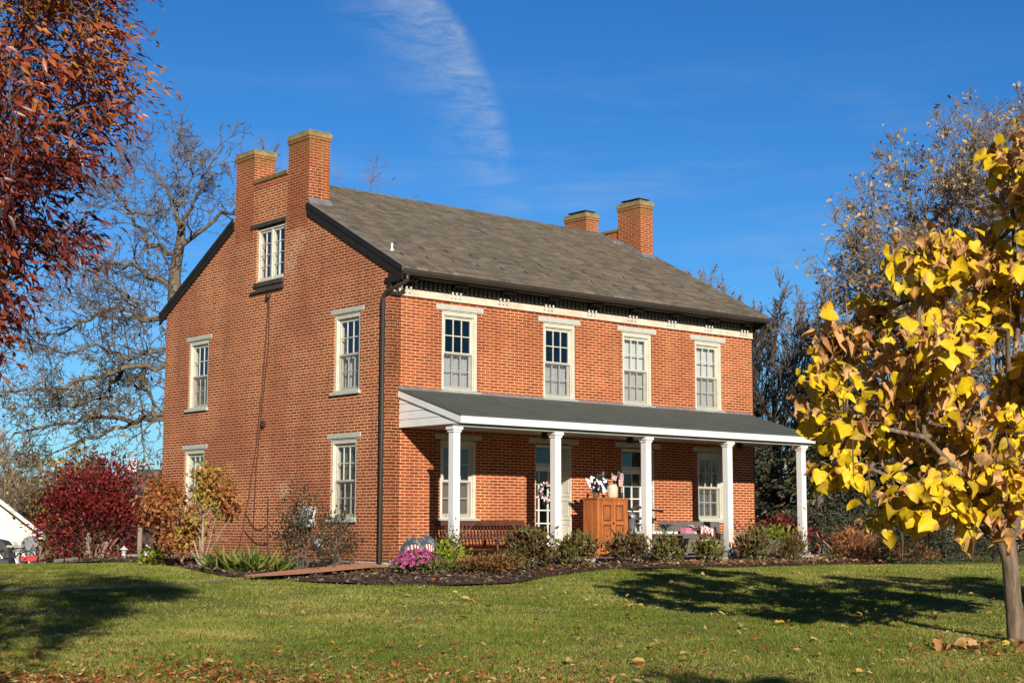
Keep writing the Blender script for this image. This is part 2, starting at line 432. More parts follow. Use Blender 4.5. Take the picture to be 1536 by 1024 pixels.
M['darkwood'] = simple('dark_wood', (0.085, 0.062, 0.05), (0.05, 0.036, 0.03), 0.7, 6, 0.2)
M['dentil'] = simple('dentil_paint', (0.22, 0.20, 0.18), (0.15, 0.135, 0.12), 0.6, 6, 0.1)
M['gutter'] = simple('gutter', (0.055, 0.043, 0.034), (0.04, 0.032, 0.026), 0.35, 3, 0.05)
M['flash'] = simple('flashing', (0.45, 0.46, 0.47), (0.30, 0.31, 0.32), 0.4, 6, 0.1, metal=0.6)
M['cap'] = simple('chimney_cap', (0.38, 0.27, 0.12), (0.20, 0.16, 0.07), 0.9, 9, 0.4)
M['moss'] = simple('mossy_brick', (0.26, 0.19, 0.06), (0.17, 0.09, 0.04), 0.95, 9, 0.4)
M['stone'] = simple('stone', (0.50, 0.47, 0.40), (0.33, 0.30, 0.25), 0.85, 5, 0.4)
M['concrete'] = simple('concrete', (0.40, 0.38, 0.34), (0.30, 0.28, 0.25), 0.9, 6, 0.3)
M['inside'] = simple('plaster', (0.30, 0.28, 0.25), None, 0.9, 2, 0.0)
M['insidefloor'] = simple('boards', (0.10, 0.07, 0.045), None, 0.6, 4, 0.05)
M['glass'] = glass_mat('glass'); M['glass_old'] = glass_mat('old_glass', (0.88, 0.92, 0.93), 1.62, 0.2)
M['screen'] = screen_mat('insect_screen', (0.16, 0.165, 0.17), 0.28)
M['blind'] = stripe_mat('blind', (0.74, 0.72, 0.66), (0.60, 0.58, 0.53), 28, 1)
M['tanblind'] = stripe_mat('tan_blind', (0.24, 0.18, 0.10), (0.17, 0.12, 0.065), 28, 1)
M['greycurtain'] = simple('grey_curtain', (0.20, 0.20, 0.20), (0.14, 0.14, 0.14), 0.9, 16, 0.1, stretch=(3, 3, 0.6)); M['lace'] = simple('lace', (0.72, 0.73, 0.74), (0.48, 0.49, 0.50), 0.9, 22, 0.2, stretch=(3, 3, 0.6))
M['pine'] = wood_mat('orange_pine', (0.55, 0.185, 0.05), (0.30, 0.085, 0.025)); M['pine_panel'] = wood_mat('pine_panel', (0.50, 0.17, 0.045), (0.22, 0.065, 0.018)); M['pine_shade'] = wood_mat('pine_shade', (0.16, 0.05, 0.016), (0.08, 0.028, 0.012))
M['benchwood'] = wood_mat('bench_wood', (0.13, 0.045, 0.028), (0.07, 0.025, 0.018), 'X')
M['greywood'] = wood_mat('grey_wood', (0.17, 0.15, 0.13), (0.10, 0.088, 0.075), 'X', 0.8)
M['postwood'] = wood_mat('post_wood', (0.34, 0.27, 0.20), (0.2, 0.15, 0.11), 'Z', 0.85)
M['black'] = simple('black_plastic', (0.02, 0.02, 0.022), None, 0.45, 4, 0.05)
M['iron'] = simple('rusty_iron', (0.09, 0.05, 0.035), (0.05, 0.032, 0.028), 0.6, 12, 0.2, metal=0.3)
M['steel'] = simple('steel', (0.5, 0.5, 0.5), (0.4, 0.4, 0.4), 0.35, 6, 0.05, metal=0.8)
M['zinc'] = simple('zinc', (0.5, 0.51, 0.52), (0.36, 0.37, 0.38), 0.4, 14, 0.05, metal=0.7)
M['crock'] = simple('stoneware', (0.66, 0.58, 0.40), (0.56, 0.48, 0.32), 0.35, 4, 0.05)
M['red'] = simple('red_paint', (0.55, 0.035, 0.03), None, 0.4, 4, 0.05)
M['pink'] = simple('pink_card', (0.72, 0.25, 0.35), (0.62, 0.2, 0.3), 0.6, 4, 0.05)
M['whitecloth'] = simple('white_cloth', (0.78, 0.77, 0.74), (0.6, 0.6, 0.6), 0.9, 9, 0.1)
M['navy'] = simple('faded_navy', (0.07, 0.09, 0.115), (0.30, 0.30, 0.28), 0.9, 15, 0.1, lo=0.52, hi=0.60)
M['stripes'] = stripe_mat('flag_stripes', (0.72, 0.68, 0.64), (0.38, 0.07, 0.08), 9, 0)
M['stripecloth'] = stripe_mat('striped_cloth', (0.72, 0.60, 0.56), (0.36, 0.08, 0.09), 14, 0)
M['siding'] = simple('siding', (0.74, 0.73, 0.62), (0.64, 0.63, 0.53), 0.5, 3, 0.05)
M['greysiding'] = simple('grey_siding', (0.30, 0.31, 0.32), (0.22, 0.23, 0.24), 0.6, 3, 0.05)
M['greycover'] = simple('grill_cover', (0.065, 0.066, 0.07), (0.045, 0.045, 0.05), 0.7, 4, 0.3)
M['bark'] = simple('bark', (0.17, 0.135, 0.105), (0.085, 0.066, 0.05), 0.95, 5, 0.5, stretch=(3, 3, 0.8))
M['bark_grey'] = simple('grey_bark', (0.27, 0.225, 0.17), (0.12, 0.10, 0.08), 0.95, 3, 0.4, stretch=(2, 2, 0.7))
M['bark_twig'] = simple('twig_bark', (0.27, 0.20, 0.14), (0.14, 0.105, 0.075), 0.95, 2, 0.0); M['bark_dark'] = simple('dark_twig_bark', (0.20, 0.155, 0.115), (0.105, 0.082, 0.063), 0.95, 2, 0.0)
M['bark_catalpa'] = simple('catalpa_bark', (0.24, 0.17, 0.115), (0.10, 0.07, 0.048), 0.95, 7, 0.9, stretch=(3, 3, 0.5))
M['pod'] = simple('seed_pod', (0.12, 0.065, 0.035), None, 0.7, 6, 0.0)
M['stem'] = simple('pale_stem', (0.42, 0.33, 0.24), (0.28, 0.21, 0.15), 0.9, 6, 0.2)
M['mortarpatch'] = simple('lime_mortar', (0.66, 0.52, 0.38), (0.5, 0.3, 0.18), 0.9, 7, 0.3)
M['cable'] = simple('cable', (0.10, 0.045, 0.03), None, 0.6, 4, 0.0)
M['enamel'] = simple('grey_enamel', (0.55, 0.57, 0.58), None, 0.4, 4, 0.02)

# ------------------------------------------------------------------ ground
def grid_axis(a, b, fine0, fine1, step, big):
    xs = list(np.arange(fine0, fine1 + 1e-6, step)); s = step; x = fine1
    while x < b: s = min(s*1.35, big); x += s; xs.append(x)
    s = step; x = fine0
    while x > a: s = min(s*1.35, big); x -= s; xs.insert(0, x)
    return np.array(xs)
gx = grid_axis(-700, 700, -14, 14, 0.35, 80); gy = grid_axis(-300, 1100, 2, 60, 0.35, 80)
GX, GY = np.meshgrid(gx, gy); GZ = gnd(GX.ravel(), GY.ravel())
gv = np.stack([GX.ravel(), GY.ravel(), GZ], 1)
nx_, ny_ = len(gx), len(gy)
ii = (np.arange(ny_-1)[:, None]*nx_ + np.arange(nx_-1)[None, :]).ravel()
gq = np.stack([ii, ii+1, ii+1+nx_, ii+nx_], 1)
t = NT('lawn_soil')
v_ = t.coord('Object')
n1 = t.noise(v_, 0.35, 5, 0.6); n2 = t.noise(v_, 9, 4, 0.7)
c_ = t.mix(t.rng(n1, 0.4, 0.65), (0.12, 0.135, 0.028), (0.19, 0.165, 0.05))
c_ = t.mix(t.rng(n2, 0.45, 0.75, 0, 0.6), c_, (0.16, 0.12, 0.05))
t.bsdf(c_, 0.95, t.bump(n2, 0.6, 0.03), spec=0.1); M['lawn'] = t.m
ground = raw_mesh('ground', gv, gq, None, M['lawn'], smooth=True); tag(ground, 'wide mown lawn rising gently to the brick house', 'lawn', kind='structure')

def in_poly(x, y, poly):
    c = np.zeros(len(x), bool); n = len(poly)
    for i in range(n):
        x1, y1 = poly[i]; x2, y2 = poly[(i+1) % n]
        k = ((y1 > y) != (y2 > y)) & (x < (x2 - x1)*(y - y1)/((y2 - y1) or 1e-9) + x1)
        c ^= k
    return c
def smooth_poly(pts, it=2):
    for _ in range(it):
        q = []
        for i in range(len(pts)):
            a = pts[i]; b = pts[(i+1) % len(pts)]
            q.append((a[0]*.75 + b[0]*.25, a[1]*.75 + b[1]*.25)); q.append((a[0]*.25 + b[0]*.75, a[1]*.25 + b[1]*.75))
        pts = q
    return pts
def patch(name, poly, lift, mat, step=0.25, dome=0.0):
    xs = [p[0] for p in poly]; ys = [p[1] for p in poly]
    import bmesh
    bm = bmesh.new()
    loop = [bm.verts.new((p[0], p[1], 0)) for p in poly]
    bm.faces.new(loop)
    for ax, lo, hi in ((0, min(xs), max(xs)), (1, min(ys), max(ys))):
        k = lo + step
        while k < hi:
            co = [0, 0, 0]; no = [0, 0, 0]; co[ax] = k; no[ax] = 1
            bmesh.ops.bisect_plane(bm, geom=bm.verts[:] + bm.edges[:] + bm.faces[:], plane_co=co, plane_no=no)
            k += step
    for v in bm.verts:
        v.co.z = gnd(v.co.x, v.co.y) + lift + dome*(0.5 + 0.5*math.sin(v.co.x*3.1)*math.sin(v.co.y*2.3 + 1))
    me = bpy.data.meshes.new(name); bm.to_mesh(me); bm.free(); me.materials.append(mat)
    for p in me.polygons:
        if p.normal.z < 0: p.flip()
    o = bpy.data.objects.new(name, me); COL.objects.link(o); return o
t = NT('mulch'); v_ = t.coord('Object'); n1 = t.noise(v_, 26, 5, 0.75); n2 = t.noise(v_, 1.6, 3)
c_ = t.mix(t.rng(n1, 0.4, 0.65), (0.075, 0.046, 0.035), (0.20, 0.13, 0.095)); c_ = t.mix(t.rng(n2, 0.4, 0.7, 0, 0.4), c_, (0.11, 0.085, 0.07))
t.bsdf(c_, 0.95, t.bump(n1, 1.0, 0.05), spec=0.1); M['mulch'] = t.m
t = NT('brick_path'); v_ = t.coord('Object', rot=(0, 0, TH)); b_ = t.n('ShaderNodeTexBrick'); t.l(v_, b_.inputs[0]); b_.inputs['Scale'].default_value = 1
b_.inputs['Brick Width'].default_value = 0.2; b_.inputs['Row Height'].default_value = 0.1; b_.inputs['Mortar Size'].default_value = 0.005
b_.inputs['Color1'].default_value = (0.72, 0.29, 0.15, 1); b_.inputs['Color2'].default_value = (0.60, 0.23, 0.115, 1); b_.inputs['Mortar'].default_value = (0.22, 0.15, 0.1, 1)
n1 = t.noise(v_, 6, 4); t.bsdf(t.mix(t.rng(n1, 0.4, 0.7, 0, 0.5), b_.outputs[0], (0.62, 0.38, 0.24)), 0.9, t.bump(n1, 0.3, 0.02)); M['path'] = t.m

t = NT('worn_earth'); v_ = t.coord('Object'); n1 = t.noise(v_, 8, 4, 0.7); t.bsdf(t.mix(t.rng(n1, 0.4, 0.65), (0.30, 0.22, 0.14), (0.18, 0.15, 0.07)), 0.95, t.bump(n1, 0.5, 0.03), spec=0.1); M['worn'] = t.m
def P2(u, v): p = at(u, v); return (p[0], p[1])
def H2(X, Y): p = hw(X, Y, 0); return (p[0], p[1])
path_poly = [P2(352, 871), P2(420, 870), P2(520, 861), P2(600, 853), H2(0.0, -2.1), H2(0.0, -1.0), H2(-0.9, -0.8), P2(560, 848), P2(480, 856), P2(400, 865)]
front_bed = [P2(425, 871), P2(500, 876), P2(600, 879), P2(690, 879), P2(760, 877), P2(815, 868), P2(850, 861), P2(905, 855), P2(1000, 853), P2(1100, 851), P2(1200, 849), P2(1330, 846),
             H2(12.4, -3.2), H2(11.2, -2.0), H2(6, -1.95), H2(0.3, -1.95), P2(592, 855), P2(520, 864)]
side_bed = [P2(236, 846), P2(300, 858), P2(352, 867), P2(400, 864), P2(480, 855), P2(560, 847), H2(-0.02, -0.3), H2(-0.02, 4), H2(-0.02, 9.1), H2(-1.2, 10.8), H2(-3.2, 9.2)]
shrub_bed = [(far(118, 35)[0], 35), (far(250, 33.5)[0], 33.5), (far(250, 38)[0], 38), (far(118, 38.5)[0], 38.5)]
# an edge that never runs quite straight
tag(patch('flower_bed', smooth_poly(front_bed, 1), 0.014, M['mulch'], dome=0.02), 'dark mulch bed curving along the porch', 'flower bed', kind='structure')
tag(patch('flower_bed', smooth_poly(side_bed, 1), 0.010, M['mulch'], dome=0.02), 'mulch bed along the gable wall', 'flower bed', kind='structure')
tag(patch('flower_bed', smooth_poly(shrub_bed, 2), 0.012, M['mulch'], dome=0.03), 'mulch ring under the dark red shrub', 'flower bed', kind='structure')
tag(patch('path', smooth_poly(path_poly, 1), 0.075, M['path']), 'red brick garden path leading to the porch', 'path', kind='structure')
worn = [P2(-90, 884), P2(60, 883), P2(180, 880), P2(280, 876), P2(345, 869), P2(352, 872), P2(282, 879), P2(180, 883), P2(60, 887), P2(-90, 888)]
tag(patch('path', worn, 0.012, M['worn']), 'narrow worn earth path crossing the lawn to the brick path', 'path', kind='structure')
BEDS = [worn, front_bed, side_bed, path_poly, shrub_bed]
HOUSE_FOOT = [H2(-0.1, -2.1), H2(11, -2.1), H2(11, 9.4), H2(-0.1, 9.4)]

rng = np.random.default_rng(7)
# grass blades over the part of the lawn that can be seen as blades
def blades(n, y0, y1, hgt, wid, half, power=1.0):
    y = y0 + (y1 - y0)*rng.random(n)**power
    x = (rng.random(n)*2 - 1)*(half*y + 1.2)
    keep = np.ones(n, bool)
    for b in BEDS[:]: keep &= ~in_poly(x, y, b)
    keep &= ~in_poly(x, y, HOUSE_FOOT)
    x, y = x[keep], y[keep]; n = len(x)
    z = gnd(x, y) - 0.006
    tuft = 0.7 + 0.45*np.sin(x*2.9 + 1.7*np.sin(y*1.9))*np.sin(y*2.3 + x) 
    h = hgt*0.75*(0.55 + 0.75*rng.random(n))*np.clip(tuft, 0.5, 1.2); w = wid*(0.7 + 0.6*rng.random(n))*(0.6 + y/25)
    a = rng.random(n)*math.pi; l = rng.random(n)*2*math.pi; ln = h*(0.25 + 0.8*rng.random(n))
    dx, dy = np.cos(a)*w/2, np.sin(a)*w/2
    v = np.empty((n, 3, 3), np.float32)
    v[:, 0] = np.stack([x - dx, y - dy, z], 1); v[:, 1] = np.stack([x + dx, y + dy, z], 1)
    v[:, 2] = np.stack([x + np.cos(l)*ln, y + np.sin(l)*ln, z + h], 1)
    cv = np.clip(0.5 + 0.15*np.sin(x*0.9 + 0.8*np.sin(y*0.7))*np.sin(y*0.6 + 0.4*x) + 0.12*np.sin(x*3.3 + 2*np.sin(y*2.7))*np.sin(y*4.1 + 1.3*np.sin(x*2.1)) + 0.20*rng.standard_normal(n) + 0.22*np.clip(np.sin(x*1.15 + 3*np.sin(y*.37))*np.sin(y*1.4 + 2*np.sin(x*.6)) - .55, 0, 1)*2, 0, 1)
    uv = np.repeat(np.stack([cv, rng.random(n)], 1), 3, 0); uv[2::3, 1] = 1
    return v.reshape(-1, 3), uv
b1, u1 = blades(330000, 9.8, 18, 0.062, 0.007, 0.36, 0.9)
b2, u2 = blades(330000, 18, 31, 0.060, 0.009, 0.37, 0.9)
bv = np.concatenate([b1, b2]); bu = np.concatenate([u1, u2])
M['grass'] = leaf_mat('grass_blade', [(0.0, (0.085, 0.140, 0.016)), (0.35, (0.170, 0.240, 0.028)), (0.62, (0.30, 0.325, 0.058)), (1.0, (0.62, 0.50, 0.18))], 0.30, 0.55, 0.2)
tag(raw_mesh('grass', bv, np.arange(len(bv)).reshape(-1, 3), bu, M['grass']), 'short mown grass with straw coloured tips', 'grass', kind='stuff')

# leaf templates (x along the leaf, y across, z up)
T_LANCE = (np.array([(0, 0, 0), (.4, -.15, .06), (.45, 0, 0), (.4, .15, .06), (1, 0, -.10)]), np.array([(0, 1, 2), (0, 2, 3), (1, 4, 2), (2, 4, 3)]))
T_OVAL = (np.array([(0, 0, 0), (.3, -.28, .08), (.75, -.2, .05), (1, 0, -.1), (.75, .2, .05), (.3, .28, .08), (.5, 0, 0)]),
          np.array([(0, 1, 6), (1, 2, 6), (2, 3, 6), (3, 4, 6), (4, 5, 6), (5, 0, 6)]))
T_DIA = (np.array([(0, 0, 0), (.5, -.3, .1), (1, 0, 0), (.5, .3, .1)]), np.array([(0, 1, 3), (1, 2, 3)]))
_h = [(-.10, .20), (.02, .43), (.28, .50), (.58, .36), (.82, .14)]
def heart(fold, bend):
    pts = [(0, 0, 0), (.40, 0, .0), (1.02, 0, 0)] + [(x, y, 0) for x, y in _h] + [(x, -y, 0) for x, y in _h]
    v = np.array(pts, float); v[:, 2] = np.abs(v[:, 1])*fold - bend*v[:, 0]**2
    v[:, 2] += 0.06*np.sin(v[:, 0]*9 + v[:, 1]*7)
    r = [3, 4, 5, 6, 7]; l = [8, 9, 10, 11, 12]
    f = [(0, 3, 1)] + [(r[i], r[i+1], 1) for i in range(4)] + [(7, 2, 1)] + [(0, 1, 8)] + [(l[i], 1, l[i+1]) for i in range(4)] + [(12, 1, 2)]
    return v, np.array(f)
T_HEART = heart(0.25, 0.15); T_HEART2 = heart(0.6, 0.35); T_CRUMP = heart(1.5, 0.7)
def variant(seed, fold, bend, crumple, twist=0.0):
    r = np.random.default_rng(seed); v, f = heart(fold, bend); v = v.copy()
    v += r.normal(0, crumple, v.shape)*np.array([.6, .8, 1.0])*np.clip(np.abs(v[:, :1]) + np.abs(v[:, 1:2]), .1, 1)
    a = twist*v[:, 0]; y, z = v[:, 1].copy(), v[:, 2].copy(); v[:, 1] = y*np.cos(a) - z*np.sin(a); v[:, 2] = y*np.sin(a) + z*np.cos(a)
    return v, f
HEARTS = [variant(i, fo, be, cr, tw) for i, (fo, be, cr, tw) in enumerate(((.2, .15, .03, 0), (.5, .35, .06, .4), (.1, .5, .06, -.5), (.8, .2, .08, .3), (-.2, .35, .06, .2), (.35, -.1, .05, -.3)))]
CRUMPS = [variant(20 + i, fo, be, .16, tw) for i, (fo, be, tw) in enumerate(((1.6, .7, .6), (1.1, 1.0, -.7), (2.0, .4, .2), (1.3, -.3, 1.0)))]
T_STRAP = (np.array([(0, -.03, 0), (0, .03, 0), (.45, -.035, .10), (.45, .035, .10), (.8, -.022, .02), (.8, .022, .02), (1, 0, -.12)]),
           np.array([(0, 1, 2), (1, 3, 2), (2, 3, 4), (3, 5, 4), (4, 5, 6)]))
def unit(a): return a/np.maximum(np.linalg.norm(a, axis=1, keepdims=True), 1e-9)
def leaf_arrays(pos, axis, size, tmpl, u, rg, up=None, width=1.0, across=False):
    pos = np.asarray(pos, float); n = len(pos)
    x = unit(np.asarray(axis, float))
    r = rg.standard_normal((n, 3)) if up is None else np.asarray(up, float) + 0.45*rg.standard_normal((n, 3))
    y = unit(np.cross(r, x)); z = np.cross(x, y)
    tv, tf = tmpl; tv0 = T_HEART[0] if across else tv
    s = np.broadcast_to(np.asarray(size, float), (n,))[:, None, None]
    v = (x[:, None, :]*tv[None, :, 0:1] + y[:, None, :]*tv[None, :, 1:2]*width + z[:, None, :]*tv[None, :, 2:3])*s + pos[:, None, :]
    k = len(tv)
    f = (tf[None] + (np.arange(n)*k)[:, None, None]).reshape(-1, 3)
    uv = np.repeat(np.stack([np.clip(u, 0.0, 1.0), rg.random(n)], 1), k, 0)
    if across: uv[:, 1] = np.tile(tv0[:, 1] + 0.5, n)
    return v.reshape(-1, 3), f, uv
def join(parts):
    vs, fs, us = [], [], []; b = 0
    for v, f, u in parts:
        vs.append(v); fs.append(f + b); us.append(u); b += len(v)
    return np.concatenate(vs), np.concatenate(fs), np.concatenate(us)
def leaves_obj(name, parts, mat, parent=None, origin=(0, 0, 0)):
    v, f, u = join(parts) if isinstance(parts, list) else parts
    o = raw_mesh(name, v - np.array(origin), f, u, mat, parent)
    return o

# fallen leaves
def litter(n, fn):
    pts = []
    while len(pts) < n:
        y = 10 + 21*rng.random(4000)**1.3; x = (rng.random(4000)*2 - 1)*(0.36*y + 0.8)
        p = fn(x, y); k = rng.random(4000) < p
        k &= ~in_poly(x, y, HOUSE_FOOT)
        pts += list(zip(x[k], y[k]))
    pts = np.array(pts[:n]); return pts
def dens(x, y):
    u = 768 + F_PX*x/y
    a = np.exp(-((y - 10.8)/2.5)**2)*np.clip(1.20 - u/1000, 0.10, 1)
    patchy = 0.35 + 0.65*(np.sin(x*1.7 + 2*np.sin(y*1.1))*np.sin(y*2.1 + x) > 0.0)
    b = 0.025 + 0.05*np.exp(-((x - 4)/3)**2 - ((y - 15.5)/3)**2)
    return np.clip(a*patchy + b, 0, 1)
lp = litter(15000, dens); n = len(lp)
la = rng.random(n)*2*math.pi
ax_ = np.stack([np.cos(la), np.sin(la), 0.45*rng.standard_normal(n)], 1)
lz = gnd(lp[:, 0], lp[:, 1]) + 0.016 + 0.032*rng.random(n)
v, f, u = leaf_arrays(np.column_stack([lp, lz]), ax_, 0.035 + 0.05*rng.random(n), T_LANCE, np.clip(0.1 + rng.random(n)*0.8, 0, .9), rng, up=np.tile([0, 0, 1.0], (n, 1)), width=1.15)
# yellow ones blown from the big leaved tree, and the beds' own litter
m = 260; yx = 4 + 3*rng.standard_normal(m); yv = 17 + 5*rng.standard_normal(m); k = (yv > 11) & (yv < 29); yx, yv = yx[k], yv[k]; m = len(yx)
la = rng.random(m)*2*math.pi
l2 = leaf_arrays(np.column_stack([yx, yv, gnd(yx, yv) + 0.05]), np.stack([np.cos(la), np.sin(la), 0.2*rng.standard_normal(m)], 1), 0.07 + 0.06*rng.random(m), T_OVAL, 0.85 + 0.15*rng.random(m), rng, up=np.tile([0, 0, 1.0], (m, 1)))
# litter on the mulch
q = []
while len(q) < 900:
    X = -4 + 17*rng.random(2000); Y = -1.9 - 6*rng.random(2000); wx = X0 + X*CT - Y*ST; wy = Y0 + X*ST + Y*CT
    k = in_poly(wx, wy, front_bed) & (rng.random(2000) < np.clip((X + 2)/8, 0.12, 1)); q += list(zip(wx[k], wy[k]))
q = np.array(q[:900]); la = rng.random(900)*2*math.pi
l3 = leaf_arrays(np.column_stack([q, gnd(q[:, 0], q[:, 1]) + 0.075]), np.stack([np.cos(la), np.sin(la), 0.3*rng.standard_normal(900)], 1), 0.06 + 0.05*rng.random(900), T_OVAL, 0.25 + 0.7*rng.random(900), rng, up=np.tile([0, 0, 1.0], (900, 1)))
# a drift of big dry leaves at the foot of the catalpa
m = 46; dx_ = 4.55 + 0.40*rng.standard_normal(m); dy_ = 14.55 + 0.28*rng.standard_normal(m); la = rng.random(m)*2*math.pi
l4 = leaf_arrays(np.column_stack([dx_, dy_, gnd(dx_, dy_) + 0.045]), np.stack([np.cos(la), np.sin(la), 0.15*rng.standard_normal(m)], 1), 0.07 + 0.08*rng.random(m), T_HEART2, 0.6 + 0.3*rng.random(m), rng, up=np.tile([0, 0, 1.0], (m, 1)))
M['litter'] = leaf_mat('dry_leaf', [(0.0, (0.10, 0.035, 0.015)), (0.3, (0.30, 0.085, 0.022)), (0.55, (0.42, 0.16, 0.04)), (0.75, (0.52, 0.30, 0.12)), (0.86, (0.58, 0.40, 0.20)), (1.0, (0.62, 0.44, 0.04))], 0.15, 0.7, 0.2)
leaves_obj('fallen_leaves', [(v, f, u), l2, l3, l4], M['litter'])
tag(bpy.data.objects['fallen_leaves'], 'orange and brown dry leaves scattered over the lawn', 'fallen leaves', kind='stuff')
# wood chips on the beds
q = []
while len(q) < 7000:
    X = -7 + 20*rng.random(4000); Y = -8 + 16*rng.random(4000); wx = X0 + X*CT - Y*ST; wy = Y0 + X*ST + Y*CT
    k = (in_poly(wx, wy, front_bed) | in_poly(wx, wy, side_bed)) & ~in_poly(wx, wy, path_poly) & ~in_poly(wx, wy, HOUSE_FOOT); q += list(zip(wx[k], wy[k]))
q = np.array(q[:7000]); n = len(q); la = rng.random(n)*2*math.pi
cp = leaf_arrays(np.column_stack([q, gnd(q[:, 0], q[:, 1]) + 0.05 + 0.03*rng.random(n)]), np.stack([np.cos(la), np.sin(la), 0.35*rng.standard_normal(n)], 1), 0.06 + 0.06*rng.random(n), T_DIA, rng.random(n), rng, up=np.tile([0, 0, 1.0], (n, 1)), width=0.6)
M['chips'] = leaf_mat('wood_chip', [(0.0, (0.05, 0.03, 0.022)), (0.6, (0.15, 0.095, 0.07)), (1.0, (0.32, 0.23, 0.17))], 0.0, 0.9, 0.1)
leaves_obj('mulch_chips', cp, M['chips']); tag(bpy.data.objects['mulch_chips'], 'brown wood chips covering the garden beds', 'wood chips', kind='stuff')
# ------------------------------------------------------------------ the brick house
WID, DEP = 10.86, 9.15
SL = 0.5317                                   # roof slope
def roof_z(Y): return 4.962 + SL*((Y + 0.52) if Y <= DEP/2 else (DEP + 0.52 - Y))   # upper face of the roof
OFF = (0, 0, -ZB)                             # parts are written in heights from the eye
house = empty('brick_house', (X0, Y0, EYE + ZB), TH)
tag(house, 'two storey red brick farmhouse with chimneys at both gables and a white columned porch', 'house')
HM = lambda: MB(OFF)
pF = lambda a, o, z: (a, -o, z)               # on the front wall: along, outwards, up
pG = lambda a, o, z: (-o, a, z)               # on the gable wall

def holed_wall(name, outline, holes, fn, thick, mat, reveal=None):
    b = HM()
    loops = [[Vector((p[0], p[1], 0)) for p in outline]]
    for (a0, a1, z0, z1) in holes: loops.append([Vector((a0, z0, 0)), Vector((a1, z0, 0)), Vector((a1, z1, 0)), Vector((a0, z1, 0))])
    flat = [p for l in loops for p in l]
    tri = tessellate_polygon(loops)
    for o in (0.0, -thick):
        b.add([fn(p.x, o, p.y) for p in flat], [tuple(t) for t in tri])
    for l in loops:
        n = len(l)
        for i in range(n):
            p, q = l[i], l[(i+1) % n]
            b.add([fn(p.x, 0, p.y), fn(q.x, 0, q.y), fn(q.x, -thick, q.y), fn(p.x, -thick, p.y)], [(0, 1, 2, 3)])
    me_o = b.build(name, [mat], house)
    import bmesh
    bm = bmesh.new(); bm.from_mesh(me_o.data); bmesh.ops.remove_doubles(bm, verts=bm.verts, dist=0.0005); bmesh.ops.recalc_face_normals(bm, faces=bm.faces); bm.to_mesh(me_o.data); bm.free()
    return me_o
UPW = [1.787, 4.528, 6.902, 9.283]            # window centres upstairs
HW2 = 0.465
fr_holes = [(c - HW2, c + HW2, 2.60, 4.30) for c in UPW]
LOW = [1.775, 9.32]
fr_holes += [(c - HW2, c + HW2, 0.05, 1.69) for c in LOW]
DOORS = [(3.84, 4.89), (6.38, 7.43)]
fr_holes += [(a, b_, -0.52, 1.70) for a, b_ in DOORS]
front_wall = holed_wall('wall', [(0.001, ZB + 0.13), (WID, ZB + 0.13), (WID, 4.92), (0.001, 4.92)], fr_holes, pF, 0.30, M['brick'])
GWIN = [(7.512, 2.585, 4.255), (1.424, 2.585, 4.255), (7.59, 0.03, 1.715), (1.488, 0.03, 1.715)]
g_holes = [(c - HW2, c + HW2, a, b_) for c, a, b_ in GWIN] + [(3.87, 5.03, 5.07, 6.55)]
ru = lambda Y: roof_z(Y) - 0.10
g_out = [(0, ZB + 0.13), (0.0, ru(0)), (2.95, ru(2.95)), (2.95, 7.6), (6.0, 7.6), (6.0, ru(6.0)), (DEP, ru(DEP)), (DEP, ZB + 0.13)]
gable_wall = holed_wall('wall', g_out, g_holes, pG, 0.30, M['brick_gable'])
b = HM()                                      # the two walls at the back and the far gable
b.box(0.3, WID, DEP - 0.3, DEP - 0.002, ZB + 0.13, ru(DEP))
b.build('wall', M['brick'], house)
b = HM()
zt = [(0.3, ZB + 0.13), (0.3, ru(0.3)), (DEP/2, 7.55), (DEP - 0.31, ru(DEP - 0.31)), (DEP - 0.31, ZB + 0.13)]
b.prism(zt, WID - 0.3, WID - 0.003, lambda t, p, q: (t, p, q))
b.build('wall', M['brick'], house)
b = HM()                                      # stone footing a little proud of the bricks
random.seed(4)
y = 0.0
while y < DEP:
    w = random.uniform(0.35, 0.75); w = min(w, DEP - y)
    b.box(-0.012 - random.uniform(0, .03), 0.2, y + 0.008, y + w - 0.008, ZB - 0.4, ZB + 0.125 + random.uniform(-.02, .0)); y += w
x = 0.25
while x < WID:
    w = min(random.uniform(0.4, 0.8), WID - x)
    b.box(x + 0.008, x + w - 0.008, -0.02 - random.uniform(0, .02), 0.2, ZB - 0.4, ZB + 0.125); x += w
b.box(0.01, WID - 0.01, 0.05, DEP - 0.02, ZB - 0.4, ZB + 0.128)
b.build('foundation', M['stone'], house, bevel=0.012)
b = HM()
for z in (-0.45, 2.15, 4.85):
    b.box(0.31, WID - 0.31, 0.31, DEP - 0.31, z - 0.12, z)
b.box(0.31, WID - 0.31, 3.4, 3.5, -0.44, 4.72)
b.box(3.0, 3.1, 0.31, 3.4, -0.44, 4.72); b.box(5.75, 5.85, 0.31, 3.4, -0.44, 4.72); b.box(8.2, 8.3, 0.31, 3.4, -0.44, 4.72)
b.box(0.31, 3.0, 5.2, 5.3, -0.44, 4.72)
b.build('floor', M['inside'], house)

